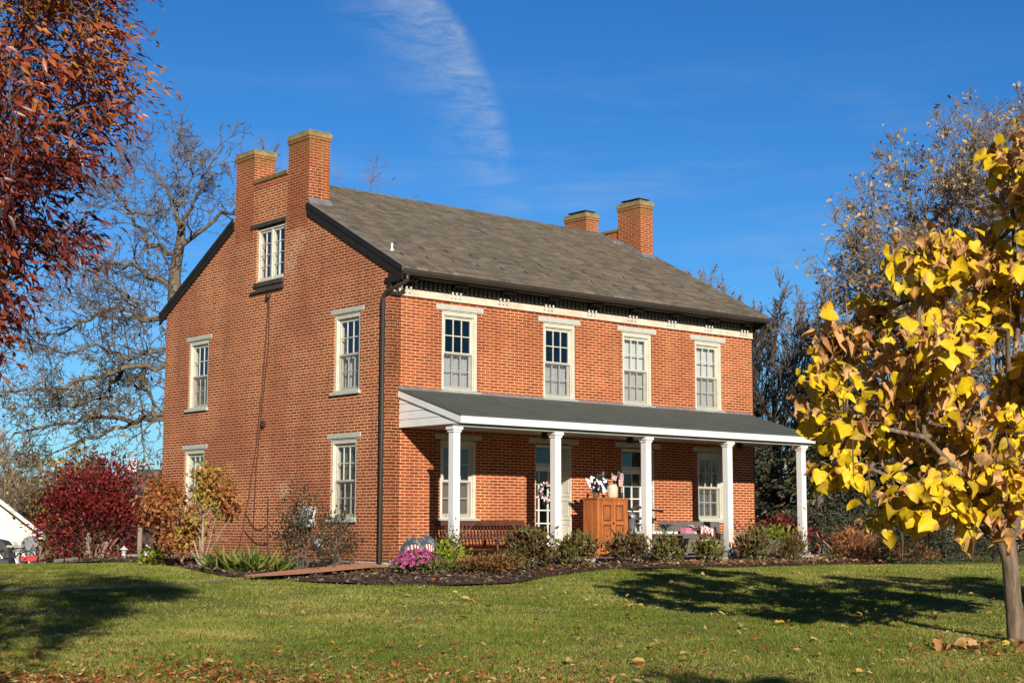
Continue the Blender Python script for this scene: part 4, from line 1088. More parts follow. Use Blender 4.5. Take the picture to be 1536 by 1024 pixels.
b = MB(); b.lathe([(.062, 0), (.085, .17), (.09, .175), (.083, .178), (.06, .02)], (0, 0, 0), 16); b.build('pail', M['zinc'], bk, smooth=True)
b = MB(); b.tube([(.087*math.cos(a), .02 + .02*math.sin(a), .165 - .075*math.sin(a)) for a in np.linspace(0, math.pi, 9)], .004, 5); b.build('handle', M['iron'], bk)
pn = at_house('pennant_bunch', 4.62, -1.02, ZT + .03); tag(pn, 'bunch of black and white cloth pennants on sticks fanning out of the bucket', 'pennants')
for i, (dx, dz, w) in enumerate(((-.30, .36, .22), (-.16, .40, -.20), (.02, .44, .26), (.14, .36, .24), (-.06, .30, .2))):
    b = MB(); b.tube([(0, 0, 0), (dx*.6, -.02, dz*.6), (dx, -.03*i, dz)], .006, 5); b.build('stick', M['darkwood'], pn)
    b = MB(); n = 9; vs = []
    for k in range(n + 1):
        q = k/n; px = dx*(.25 + .75*q); pz = dz*(.25 + .75*q); ww = (.05 + .13*math.sin(math.pi*min(q*.85 + .12, 1)))
        vs += [(px - ww*.75, -.05 - .03*i + .02*math.sin(k), pz + ww*.30), (px, -.075 - .03*i, pz - .01), (px + ww*.75, -.045 - .03*i - .02*math.sin(k), pz - ww*.25)]
    b.add(vs, [(3*k + j, 3*k + 3 + j, 3*k + 4 + j, 3*k + 1 + j) for k in range(n) for j in (0, 1)])
    b.build('pennant', M['bwcloth'], pn, smooth=True)
b = MB(); b.lathe([(0, -.06), (.045, -.04), (.06, 0), (.045, .045), (0, .06)], (.0, -.12, .24), 12); b.build('rosette', M['red'], pn, smooth=True)
b = MB(); b.tube([(.05, 0, 0), (.16, .02, .35), (.22, .03, .52)], .007, 5); b.prism([(.13, .30), (.24, .53), (.27, .50), (.19, .28)], .018, .026, lambda t, p, q: (p, t, q)); b.build('streamer', M['navy'], pn)
ck = at_house('crock', 5.10, -1.02, ZT); tag(ck, 'cream stoneware crock on the right of the pine cupboard', 'crock')
b = MB(); b.lathe([(.10, 0), (.115, .04), (.118, .20), (.10, .25), (.085, .265), (.092, .285), (.08, .285), (.075, .25)], (0, 0, 0), 20); b.build('jar', M['crock'], ck, smooth=True)
b = MB(); b.tube([(-.115, .0, .12), (-.17, 0, .14), (-.175, 0, .21), (-.11, 0, .235)], .014, 6); b.build('handle', M['crock'], ck, smooth=True)
for i, (dx, dz, w, nm) in enumerate(((.15, .47, .16, 'small striped flag hanging over the right side of the crock'), (-.06, .43, .15, 'small striped flag standing upright in the crock'))):
    fg = at_house('flag', 5.10, -1.02, ZT + .1); tag(fg, nm, 'flag')
    b = MB(); b.tube([(0, 0, 0), (dx, -.03, dz)], .005, 5); b.build('stick', M['postwood'], fg)
    flag_cloth('cloth', (dx, -.035, dz - .02), w*(.7 if i == 0 else .9), .30 if i == 0 else .12, [M['stripes'], M['navy']], fg, i + 3, True)
fig = at_house('figurine', 5.36, -1.02, ZT); tag(fig, 'small black bird figurine at the right end of the cupboard top', 'figurine')
b = MB(); b.lathe([(.0, 0), (.035, .005), (.05, .04), (.04, .075), (.02, .09), (.0, .095)], (0, 0, 0), 12); b.lathe([(0, -.025), (.026, 0), (0, .028)], (.03, 0, .105), 10); b.prism([(.05, .10), (.09, .108), (.05, .115)], -.006, .006, lambda t, p, q: (p, t, q)); b.prism([(-.04, .03), (-.12, .05), (-.04, .06)], -.015, .015, lambda t, p, q: (p, t, q))
b.build('body', M['black'], fig, smooth=True)
wr = at_house('wreath', 4.365, .275, .70); tag(wr, 'ribbon wreath in red, white and blue hanging on the glazed door', 'wreath')
r_ = random.Random(5)
b = MB(); b.tube([(.16*math.cos(a), 0, .16*math.sin(a)) for a in np.linspace(0, 2*math.pi, 25)], .022, 6); b.build('ring', M['darkwood'], wr)
for k in range(34):
    a = 2*math.pi*k/34; rr = .16 + r_.uniform(-.03, .04); c = (rr*math.cos(a), -.03 + r_.uniform(-.02, .01), rr*math.sin(a)); d = a + r_.uniform(-1, 1)
    b = MB(); dx, dz = math.cos(d)*.05, math.sin(d)*.05
    b.add([(c[0] - dx, c[1], c[2] - dz), (c[0] - dz*.5, c[1] - .035, c[2] + dx*.5), (c[0] + dx, c[1] - .012, c[2] + dz), (c[0] + dz*.5, c[1] - .03, c[2] - dx*.5)], [(0, 1, 2, 3)])
    b.build('bow', [M['red'], M['whitecloth'], M['navy'], M['whitecloth']][k % 4], wr)

# planks leaning by the second door
for i, (x, zt) in enumerate(((6.28, .12), (6.40, .02))):
    pk = at_house('plank', x, -.36, FL); tag(pk, ('taller', 'shorter')[i] + ' of two white boards leaning beside the second door', 'board', 'white boards leaning by the door')
    b = MB(); h = zt - FL; b.prism([(-.22 - .06*i, 0), (-.195 - .06*i, 0), (.035, h), (.01, h)], -.035, .035, lambda t, p, q: (t, p, q)); b.build('board', M['white_aged'], pk)

# potting table with its clutter
tb = at_house('potting_table', 6.15, -.62, FL); tag(tb, 'long weathered grey potting table with a high backboard', 'table')
TZ = .47
b = MB(); b.box(0, 3.45, -.56, 0, TZ - .035, TZ); b.build('tabletop', M['greywood'], tb, bevel=0.005)
b = MB(); b.box(.75, 2.75, .002, .028, TZ - .03, TZ + .27); b.build('backboard', M['greywood'], tb, bevel=0.005)
b = MB(); b.box(.95, 2.25, -.545, -.52, .05, TZ - .036); b.build('front_panel', M['greywood'], tb, bevel=0.004)
for x in (.05, 1.6, 3.32):
    for y in (-.53, -.08):
        if x == 1.6 and y < -.5: y = -.45
        b = MB(); b.box(x, x + .08, y, y + .07, 0, TZ - .036); b.build('leg', M['greywood'], tb)
TT = FL + TZ + .003
tray = at_house('tray', 6.18, -.66, TT); tag(tray, 'white plastic tray at the left end of the potting table', 'tray')
b = MB(); b.box(0, .72, -.5, 0, 0, .012); b.box(0, .72, -.53, -.5, 0, .05); b.box(0, .72, 0, .02, 0, .05); b.box(-.02, 0, -.5, 0, 0, .05); b.box(.72, .74, -.5, 0, 0, .05); b.build('basin', M['white'], tray, bevel=0.004)
tub = at_house('tub', 6.60, -1.44, FL); tag(tub, 'black rubber tub in front of the potting table', 'tub')
b = MB(); b.lathe([(.18, 0), (.26, .36), (.28, .365), (.275, .385), (.25, .38), (.17, .02)], (0, 0, 0), 20); b.build('pail', M['black'], tub, smooth=True)
for s in (-1, 1):
    b = MB(); b.tube([(s*.26, -.07, .34), (s*.32, -.05, .37), (s*.32, .05, .37), (s*.26, .07, .34)], .012, 6); b.build('handle', M['black'], tub)
pump = at_house('hand_pump', 6.30, -.38, FL); tag(pump, 'old rusty iron hand pump with a long lever handle', 'pump')
b = MB(); b.lathe([(.16, 0), (.16, .03), (.10, .05), (.085, .20), (.085, .80), (.11, .81), (.11, .86), (.07, .90), (.03, .93)], (0, 0, 0), 16); b.build('barrel', M['zinc'], pump, smooth=True)
b = MB(); b.tube([(-.05, -.03, .99), (.15, -.03, 1.06), (.55, -.03, .99), (.95, -.03, .965)], [.03, .032, .022, .026], 8); b.build('lever', M['iron'], pump, smooth=True)
b = MB(); b.tube([(.08, 0, .78), (.4, -.01, .82), (.62, -.01, .82), (.66, -.01, .70)], [.03, .026, .03, .036], 8); b.build('spout', M['iron'], pump, smooth=True)
b = MB(); b.tube([(0, -.03, .90), (0, -.03, 1.0)], .018, 6); b.build('pivot', M['iron'], pump)
cd = at_house('folding_chair', 7.02, -.72, TT); tag(cd, 'small black folded camp stool lying on the potting table', 'stool')
for s in (-1, 1):
    b = MB(); b.tube([(-.12, s*.06, 0.012), (.0, s*.06, .10), (.12, s*.06, .20)], .01, 6); b.tube([(.12, s*.05, 0.012), (0, s*.05, .11), (-.10, s*.05, .20)], .01, 6); b.build('leg', M['steel'], cd)
b = MB(); b.prism([(-.10, .19), (0, .16), (.12, .19), (.12, .205), (0, .18), (-.10, .205)], -.09, .09, lambda t, p, q: (p, t, q)); b.build('seat', M['black'], cd)
pb = at_house('box', 7.40, -.80, TT, .1); tag(pb, 'small pink cardboard box on the potting table', 'box')
b = MB(); b.box(0, .20, -.16, 0, 0, .10); b.build('carton', M['pink'], pb, bevel=0.004)
b = MB(); b.box(-.006, .206, -.166, .006, .101, .125); b.build('lid', M['pink'], pb, bevel=0.003)
pb2 = at_house('box', 7.66, -.86, TT, -.1); tag(pb2, 'open white carton between the pink box and the striped cloth', 'box')
b = MB(); b.box(0, .17, -.14, -.132, 0, .08); b.box(0, .17, -.008, 0, 0, .08); b.box(0, .008, -.13, -.01, 0, .08); b.box(.162, .17, -.13, -.01, 0, .08); b.box(.009, .161, -.131, -.009, 0, .006); b.build('carton', M['white_aged'], pb2)
cl = at_house('striped_cloth', 7.55, -.85, TT)
tag(cl, 'crumpled red and white striped cloth spilling over the table front', 'cloth')
b = MB(); nx, nz = 22, 12; vs = []
for i in range(nx + 1):
    for k in range(nz + 1):
        x = .55*i/nx + .1*k/nz; s = .75*k/nz; over = max(0, s - .36 + .02)
        y = -min(s, .34) - (.012 + .02*math.sin(i*.8) if over else 0)
        z = .135 + .035*math.sin(i*1.1 + k*.4) + .03*math.sin(k*1.3 + i*.3) - over*(.55 + .45*i/nx) - .05*k/nz
        vs.append((x, y, z))
b.add(vs, [(i*(nz+1) + k, (i+1)*(nz+1) + k, (i+1)*(nz+1) + k + 1, i*(nz+1) + k + 1) for i in range(nx) for k in range(nz)]); b.build('cloth', M['stripecloth'], cl, smooth=True)
jg = at_house('jug', 8.22, -.80, TT); tag(jg, 'black jug beside the striped cloth', 'jug')
b = MB(); b.lathe([(.07, 0), (.085, .05), (.08, .12), (.04, .15), (.045, .17)], (0, 0, 0), 14); b.build('bottle', M['black'], jg, smooth=True)
b = MB(); b.tube([(.07, 0, .12), (.12, 0, .12), (.12, 0, .05), (.08, 0, .04)], .01, 6); b.build('handle', M['black'], jg)
fl = at_house('plank', 8.35, -.75, TT); tag(fl, 'pale sawn board lying flat at the right end of the potting table', 'board')
b = MB(); b.box(0, 1.2, -.18, 0, 0, .03); b.box(.02, 1.1, -.36, -.19, 0, .025); b.build('board', M['postwood'], fl, bevel=0.003)
for i, (xa, za) in enumerate(((9.78, .14), (10.02, .15))):
    tl = at_house('rake', xa, -.26, FL); tag(tl, ('left', 'right')[i] + ' of two dark tool handles leaning on the brick wall by the last column', 'garden tool', 'tools leaning on the wall')
    b = MB(); b.tube([(.32, -.30, .04), (.16, -.12, .45), (0, .22, za - FL)], .014, 7); b.build('handle', M['benchwood'], tl)
    b = MB(); b.box(.18, .46, -.33, -.30, 0, .05); 
    for k in range(9): b.tube([(.20 + k*.03, -.315, .03), (.20 + k*.03, -.38, .005)], .005, 4)
    b.build('head', M['iron'], tl)
bs = at_house('planter_box', 8.95, -1.42, FL); tag(bs, 'grey wooden planter box beside the fourth column', 'planter')
b = MB(); b.box(0, .75, -.32, -.295, .02, .34); b.box(0, .75, -.025, 0, .02, .34); b.box(0, .025, -.294, -.026, .02, .34); b.box(.725, .75, -.294, -.026, .02, .34); b.box(.026, .724, -.294, -.026, .02, .28); b.build('sides', M['greywood'], bs)
b = MB(); b.tube([(.05, -.36, .30), (.14, -.36, .06)], .012, 5); b.build('stake', M['postwood'], bs)

# ------------------------------------------------------------------ plants in the beds
def shrub(name, label, cat, x, y, w, h, nleaf, size, tmpl, mat, seed, group=None, clumps=14, squash=0.8, up=0.5, stems=6, stemmat='bark', low=0.12, leafw=1.0, droop=0.0, spread=0.16, sr=0.008, ramp=(0, 1)):
    rg = np.random.default_rng(seed)
    z = gnd(x, y) + 0.02
    root = empty(name, (x, y, z), rg.random()*0)
    tag(root, label, cat, group)
    # clump heads over a dome
    a = rg.random(clumps)*2*math.pi; rr = np.sqrt(rg.random(clumps)); e = np.sqrt(np.clip(1 - rr**2, 0, 1))
    jit = 1 + 0.16*rg.standard_normal((clumps, 1))
    cx = np.stack([rr*np.cos(a)*w/2*0.82, rr*np.sin(a)*w/2*0.82, h*(low + (1 - low)*(e**squash)*(0.62 + 0.38*rg.random(clumps)))], 1)*jit
    b = MB()
    for k in range(min(stems, clumps)):
        c = cx[k]; m = c*np.array([.35, .35, .5]) + rg.normal(0, .03, 3)
        b.tube([(c[0]*.08, c[1]*.08, -0.03), tuple(m), tuple(c)], [sr*1.6, sr*1.1, sr*.5], 5)
        for q in range(2):
            d = cx[rg.integers(clumps)]; 
            if np.linalg.norm(d - c) < w*.5: b.tube([tuple(m), tuple((m + d)/2 + rg.normal(0, .03, 3)), tuple(d)], [sr*.8, sr*.6, sr*.4], 4)
    b.build('stems', M[stemmat], root)
    k = rg.integers(0, clumps, nleaf)
    p = cx[k] + rg.normal(0, 1, (nleaf, 3))*np.array([w, w, h*.9])*spread*(0.6 + 0.8*rg.random((nleaf, 1)))
    fill = rg.random(nleaf) < 0.22
    p[fill] = (rg.random((fill.sum(), 3)) - np.array([.5, .5, 0]))*np.array([w*.72, w*.72, h*.6])
    p[:, 2] = np.maximum(p[:, 2], 0.02)
    ax = unit(p - np.array([0, 0, h*.25]))*0.8 + rg.normal(0, .55, (nleaf, 3)); ax[:, 2] += up - droop
    ck = rg.random(clumps)
    u = ramp[0] + (ramp[1] - ramp[0])*np.clip(0.55*ck[k] + 0.45*rg.random(nleaf), 0, 1)
    v, f, uv = leaf_arrays(p, ax, size*(0.65 + 0.7*rg.random(nleaf)), tmpl, u, rg, width=leafw)
    raw_mesh('foliage', v, f, uv, M[mat], root)
    return root
M['lf_hyd'] = leaf_mat('shrub_leaf', [(0.0, (0.06, 0.038, 0.018)), (0.3, (0.13, 0.075, 0.030)), (0.55, (0.16, 0.14, 0.040)), (0.8, (0.20, 0.23, 0.055)), (1.0, (0.40, 0.28, 0.12))], 0.2, 0.5, 0.3)
M['lf_lime'] = leaf_mat('lime_leaf', [(0.0, (0.12, 0.19, 0.02)), (0.5, (0.26, 0.34, 0.03)), (1.0, (0.50, 0.50, 0.06))], 0.35)
M['lf_low'] = leaf_mat('rusty_perennial', [(0.0, (0.06, 0.065, 0.02)), (0.35, (0.16, 0.12, 0.035)), (0.65, (0.28, 0.13, 0.04)), (1.0, (0.46, 0.20, 0.06))], 0.25)
M['lf_mum'] = leaf_mat('mum_flower', [(0.0, (0.38, 0.045, 0.16)), (0.5, (0.58, 0.10, 0.30)), (1.0, (0.78, 0.26, 0.48))], 0.25)
M['lf_green'] = leaf_mat('green_leaf', [(0.0, (0.03, 0.05, 0.012)), (0.6, (0.075, 0.11, 0.022)), (1.0, (0.19, 0.22, 0.05))], 0.3)
M['lf_fern'] = leaf_mat('dry_fern', [(0.0, (0.26, 0.10, 0.03)), (0.5, (0.50, 0.21, 0.08)), (1.0, (0.62, 0.36, 0.17))], 0.3)
M['lf_red'] = leaf_mat('red_leaf', [(0.0, (0.055, 0.008, 0.010)), (0.5, (0.16, 0.017, 0.018)), (0.8, (0.34, 0.038, 0.032)), (1.0, (0.58, 0.09, 0.06))], 0.3)
M['lf_vib'] = leaf_mat('orange_leaf', [(0.0, (0.30, 0.07, 0.03)), (0.35, (0.46, 0.17, 0.055)), (0.65, (0.54, 0.30, 0.08)), (0.82, (0.36, 0.36, 0.05)), (1.0, (0.48, 0.48, 0.07))], 0.35)
M['lf_dark'] = leaf_mat('dark_leaf', [(0.0, (0.025, 0.028, 0.014)), (0.5, (0.060, 0.058, 0.026)), (0.8, (0.13, 0.085, 0.045)), (1.0, (0.26, 0.15, 0.08))], 0.2)
M['lf_strap'] = leaf_mat('strap_leaf', [(0.0, (0.05, 0.10, 0.02)), (0.5, (0.14, 0.20, 0.03)), (0.8, (0.34, 0.32, 0.07)), (1.0, (0.52, 0.42, 0.16))], 0.3)
G8 = 'shrubs in front of the porch columns'
def porch_x(u, Y):                           # along the porch, at a given distance from the wall
    d = ray(u, 830); lx = d[0]*CT + d[1]*ST; ly = -d[0]*ST + d[1]*CT
    ox = -X0*CT - Y0*ST; oy = X0*ST - Y0*CT
    t = (Y - oy)/ly; return ox + lx*t
spec = [  # bearing, out from the wall, width, height, label
    (796, -3.0, .92, .66, 'largest rounded brown green shrub between the bench and the second column', 1500, (0, .72)),
    (866, -2.95, .74, .58, 'rounded bronze green shrub just right of the second column', 1200, (0.05, .85)),
    (942, -2.85, .68, .56, 'bronze shrub in front of the orange pine cupboard', 1000, (0, .7)),
    (1003, -2.75, .64, .52, 'yellow green shrub just right of the third column', 1000, (.2, .95)),
    (1065, -2.75, .60, .50, 'thin tan leaved shrub in front of the striped cloth', 750, (.3, 1)),
    (1130, -2.70, .66, .55, 'olive shrub just right of the fourth column', 1000, (.15, .9)),
]
for i, (ub, Y, w, h, lab, n, rp_) in enumerate(spec):
    x, y, _ = hw(porch_x(ub, Y), Y, 0); shrub('shrub', lab, 'shrub', x, y, w, h, n, .085, T_OVAL, 'lf_hyd', 20 + i, G8, 22, leafw=.9, ramp=rp_, spread=.12)
x, y, _ = hw(porch_x(1187, -2.7), -2.70, 0); shrub('shrub', 'wispy grey green upright shrub left of the last column', 'shrub', x, y, .62, .5, 1200, .09, T_LANCE, 'lf_hyd', 31, G8, 16, up=1.2, ramp=(.1, .8))
x, y, _ = at(672, 856); shrub('perennial', 'lime green leafy perennial at the foot of the first column', 'plant', x, y, .62, .46, 800, .075, T_OVAL, 'lf_lime', 33, None, 14)
x, y, _ = at(722, 862); shrub('perennial', 'low rusty orange perennials in front of the bench', 'plant', x, y, 1.1, .30, 1700, .055, T_OVAL, 'lf_low', 34, None, 26, spread=.13)
x, y, _ = at(752, 858); shrub('perennial', 'low olive perennial between the rusty perennials and the largest shrub', 'plant', x, y, .75, .28, 800, .055, T_OVAL, 'lf_low', 35, None, 18, ramp=(0, .5))
x, y, _ = at(658, 862); shrub('perennial', 'ragged yellow and green perennial right under the pink chrysanthemum', 'plant', x, y, .65, .24, 500, .085, T_LANCE, 'lf_strap', 36, None, 12)
# chrysanthemum: a dome of flower heads over green leaves
x, y, _ = at(626, 861)
mum = empty('chrysanthemum', (x, y, gnd(x, y) + .01)); tag(mum, 'pink chrysanthemum mound at the corner of the mulch bed', 'flowers')
rg = np.random.default_rng(40); n = 520
a = rg.random(n)*2*math.pi; rr = np.sqrt(rg.random(n)); e = np.sqrt(1 - rr**2*.95)
hp = np.stack([rr*np.cos(a)*.44, rr*np.sin(a)*.44, .06 + .32*e + .02*rg.standard_normal(n)], 1)
parts = []
for q in range(7):
    t_ = 2*math.pi*q/7 + rg.random(n); nrm = unit(hp - np.array([0, 0, -.1]))
    s1 = unit(np.cross(nrm, [0.3, 0.2, 1.0])); s2 = np.cross(nrm, s1)
    ax = s1*np.cos(t_)[:, None] + s2*np.sin(t_)[:, None] + nrm*.35
    parts.append(leaf_arrays(hp, ax, .032 + .012*rg.random(n), T_DIA, rg.random(n), rg, up=nrm))
v, f, u = join(parts); raw_mesh('flower_heads', v, f, u, M['lf_mum'], mum)
n = 700; p = rg.normal(0, 1, (n, 3))*np.array([.20, .20, .09]) + np.array([0, 0, .18]); p[:, 2] = np.clip(p[:, 2], .02, .4); 
v, f, u = leaf_arrays(p, rg.normal(0, 1, (n, 3)), .05, T_OVAL, rg.random(n), rg); raw_mesh('foliage', v, f, u, M['lf_green'], mum)
# half round flag buntings propped behind it
for i, (X, wd, ht, lab) in enumerate(((-.98, .50, .60, 'left of two faded stars and stripes fans behind the pink flowers'), (-.60, .46, .62, 'right of two faded stars and stripes fans behind the pink flowers'))):
    px, py, _ = hw(X, -2.25 + .06*i, 0); z = gnd(px, py)
    fb = empty('flag_fan', (px, py, z + .02), TH - .25 + .3*i); tag(fb, lab, 'bunting', 'flag fans behind the flowers')
    b = MB(); n = 40; inner, mid_, outr = .03, .47, ht
    def fan(r0, r1):
        vs = []
        for k in range(n + 1):
            a = math.pi*(.12 + .76*k/n); ple = .022*math.sin(k*math.pi)*1 + .02*(1 if k % 2 else -1)
            for r in (r0, r1): vs.append((math.cos(a)*r*wd/.5*.55, ple*r/outr - .12*(1 - r/outr) + .10, math.sin(a)*r))
        return vs, [(2*k, 2*k + 1, 2*k + 3, 2*k + 2) for k in range(n)]
    vs, fs = fan(inner, mid_); b.add(vs, fs); o = b.build('stripes', M['stripes'], fb)
    l = o.data.uv_layers[0].data
    for p in o.data.polygons:
        for li in p.loop_indices: l[li].uv = ((o.data.loops[li].vertex_index//2)/n, 0)
    b = MB(); vs, fs = fan(mid_ + .002, outr); b.add(vs, fs); b.build('star_field', M['navy'], fb)
    b = MB(); b.tube([(0, .06, 0), (0, .12, ht + .06)], .008, 5); b.build('stake', M['darkwood'], fb)
cx_, cy_, _ = hw(.12, -1.2, 0)
b = MB()
# dried stalks beside the first column
x, y, _ = hw(-.25, -2.2, 0); z = gnd(x, y); st_ = empty('dry_stalks', (x, y, z), 0); tag(st_, 'bare dried flower stalks leaning left of the first column', 'plant')
rg = np.random.default_rng(44)
for k in range(9):
    b.tube([(rg.normal(0, .04), rg.normal(0, .04), 0), (rg.normal(.05, .1), rg.normal(0, .1), .35), (rg.normal(.15, .18), rg.normal(0, .12), .75 + .2*rg.random())], [.008, .006, .003], 4)
b.build('stems', M['bark_twig'], st_)
v, f, u = leaf_arrays(rg.normal(0, 1, (120, 3))*np.array([.12, .1, .12]) + np.array([.08, 0, .55]), rg.normal(0, 1, (120, 3)), .05, T_OVAL, rg.random(120), rg); raw_mesh('seed_heads', v, f, u, M['lf_dark'], st_)
x, y, _ = hw(11.0, -3.0, 0)
for i, (X, Y, w, h, lab) in enumerate(((10.75, -2.9, .95, .50, 'copper coloured dry fern under the last column'), (11.5, -3.15, .95, .42, 'copper coloured dry fern right of the last column'), (12.2, -3.3, .9, .36, 'copper coloured dry fern beside the dark evergreen bush'))):
    x, y, _ = hw(X, Y, 0); shrub('fern', lab, 'fern', x, y, w, h, 1300, .13, T_LANCE, 'lf_fern', 50 + i, 'dry ferns by the porch end', 16, up=.6, leafw=.7)
x, y, _ = hw(10.1, -1.2, 0); shrub('shrub', 'yellowing green plant in front of the leaning tools', 'plant', x, y - .2, .8, .62, 700, .10, T_OVAL, 'lf_lime', 56, None, 14)
# against the gable wall
x, y, _ = at(303, 851)
sm = empty('small_tree', (x, y, gnd(x, y))); tag(sm, 'small multi stemmed tree with orange and lime leaves by the gable wall', 'tree')
px = far(0, y); sc = y/F_PX
b = MB(); rg = np.random.default_rng(60); tips = []
for dx, dz, r_ in ((.02, 1.45, .032), (-.5, 1.2, .02), (-.25, 1.5, .018), (.35, 1.25, .016), (-.7, .95, .014), (.55, 1.0, .012)):
    off = 0 if abs(dx) < .1 else (-.0 if dx > 0 else -.0)
    pts = [(off, 0, -.03), (dx*.35 + off, rg.normal(0, .06), dz*.4), (dx, rg.normal(0, .2), dz)]
    b.tube(pts, [r_, r_*.8, r_*.35], 7); tips.append(pts[-1])
    for q in range(5):
        e = np.array(pts[1]) + (np.array(pts[2]) - np.array(pts[1]))*rg.random() ; d = e + rg.normal(0, .28, 3) + np.array([0, 0, .12]); b.tube([tuple(e), tuple((e + d)/2 + rg.normal(0, .03, 3)), tuple(d)], [r_*.4, r_*.3, r_*.15], 4); tips.append(tuple(d))
b.build('trunk', M['stem'], sm)
def blob(c, s, n, size, tm, u0, u1):
    p = np.array(c) + rg.normal(0, 1, (n, 3))*np.array(s); ax = rg.normal(0, .6, (n, 3)) + np.array([0, 0, -.5])
    return leaf_arrays(p, ax, size*(.6 + .7*rg.random(n)), tm, u0 + (u1 - u0)*rg.random(n), rg)
parts = []
for c, s, n, u0, u1 in [((u_ - 303)*sc, (851 - v_)*sc, r_*sc, k_) + () for u_, v_, r_, k_ in ()] or []: pass
for (u_, v_, r_, n, a_, b__) in ((232, 735, 16, 260, 0, .55), (245, 760, 15, 240, .1, .6), (262, 745, 12, 160, .1, .7), (225, 770, 14, 200, 0, .5), (305, 712, 13, 200, .25, 1), (318, 728, 14, 240, .2, 1), (335, 738, 12, 160, .05, .7), (322, 752, 12, 200, .4, 1), (300, 742, 11, 130, .5, 1),
                                 (262, 790, 15, 260, .0, .6), (282, 795, 14, 240, .3, 1), (290, 772, 12, 150, .2, .8), (250, 806, 13, 200, 0, .5), (345, 760, 10, 90, .1, .6), (272, 812, 12, 150, .1, .8), (330, 770, 10, 90, .3, .9)):
    parts.append(blob(((u_ - 303)*sc, rg.normal(0, .18), (851 - v_)*sc), (r_*sc*.78, .24, r_*sc*.74), int(n*1.5), .085, T_OVAL, a_, b__))
v, f, u = join(parts); raw_mesh('foliage', v, f, u, M['lf_vib'], sm)
sc_ = 1/F_PX
def strap_clump(u_, v_, w, h, n, seed, lab):
    x, y, z = at(u_, v_); rg = np.random.default_rng(seed); r0 = empty('daylily', (x, y, z + .01)); tag(r0, lab, 'daylily', 'daylilies by the gable wall')
    a = rg.random(n)*2*math.pi; p = np.stack([rg.normal(0, w*.18, n), rg.normal(0, w*.14, n), np.zeros(n)], 1)
    lean = .5 + .8*rg.random(n)
    ax = np.stack([np.cos(a)*lean, np.sin(a)*lean, np.ones(n)*.62], 1)
    v, f, uv = leaf_arrays(p, ax, h*(.6 + .7*rg.random(n)), T_STRAP, rg.random(n), rg, up=np.stack([np.cos(a), np.sin(a), .2*np.ones(n)], 1), width=1.1)
    raw_mesh('foliage', v, f, uv, M['lf_strap'], r0)
strap_clump(345, 858, .7, .55, 160, 70, 'greenest daylily clump beside the small orange tree')
strap_clump(378, 860, .75, .5, 170, 71, 'middle daylily clump with yellowing straps')
strap_clump(408, 860, .65, .42, 130, 72, 'smallest daylily clump against the dark twiggy shrub')
x, y, _ = at(452, 858); shrub('shrub', 'dark twiggy shrub growing in front of the grey utility box', 'shrub', x, y, 1.15, 1.42, 1500, .055, T_OVAL, 'lf_dark', 80, None, 40, squash=1.3, up=.9, stems=14, spread=.11, sr=.011)
x, y, _ = at(503, 852); shrub('shrub', 'lower leaning dark shrub under the ground floor gable window', 'shrub', x, y, .85, .95, 900, .055, T_OVAL, 'lf_dark', 81, None, 28, squash=1.2, up=.9, stems=10, spread=.12, sr=.009, ramp=(.1, 1))
x, y, _ = at(228, 848); shrub('perennial', 'low yellow green plant in front of the wooden post', 'plant', x, y, .55, .3, 260, .08, T_OVAL, 'lf_lime', 82, None, 10)
# odds and ends by the far corner
def lantern(u_, y, s, lab):
    x, y, z = far(u_, y); r0 = empty('garden_lantern', (x, y, z)); tag(r0, lab, 'lantern', 'white garden ornaments')
    b = MB(); b.lathe([(.14*s, 0), (.15*s, .05*s), (.08*s, .08*s), (.07*s, .22*s), (.12*s, .26*s)], (0, 0, 0), 10); b.build('base', M['white_aged'], r0)
    b = MB(); b.lathe([(.08*s, .261*s), (.08*s, .36*s)], (0, 0, 0), 8); b.build('lamp_house', M['stone'], r0)
    b = MB(); b.lathe([(.17*s, .361*s), (.10*s, .42*s), (.03*s, .47*s), (.04*s, .5*s)], (0, 0, 0), 10); b.build('lantern_roof', M['white_aged'], r0)
lantern(192, 34.5, .62, 'pale stone garden lantern beside the red shrub')
lantern(226, 33.0, .7, 'pale stone garden lantern at the far corner of the house')
x, y, z = far(215.5, 33.6); ps = empty('wooden_post', (x, y, z)); tag(ps, 'weathered wooden post between the red shrub and the house', 'post')
b = MB(); b.box(-.045, .045, -.045, .045, -.1, .72); b.build('shaft', M['postwood'], ps, bevel=0.008)
b = MB(); b.box(-.055, .055, -.055, .055, .721, .75); b.build('cap', M['postwood'], ps)
for i, (ua, ub, y) in enumerate(((196, 224, 34.6), (88, 128, 36.0))):
    xa, ya, za = far(ua, y); xb, yb, zb_ = far(ub, y + .3)
    ed = empty('timber', (xa, ya, za)); tag(ed, ('pale landscaping timber lying beside the stone lantern', 'grey landscaping timber lying left of the red shrub')[i], 'timber', 'timbers edging the beds')
    b = MB(); b.tube([(0, 0, .06), (xb - xa, yb - ya, .06 + zb_ - za)], .065, 6); b.build('beam', M['postwood' if i == 0 else 'greywood'], ed)

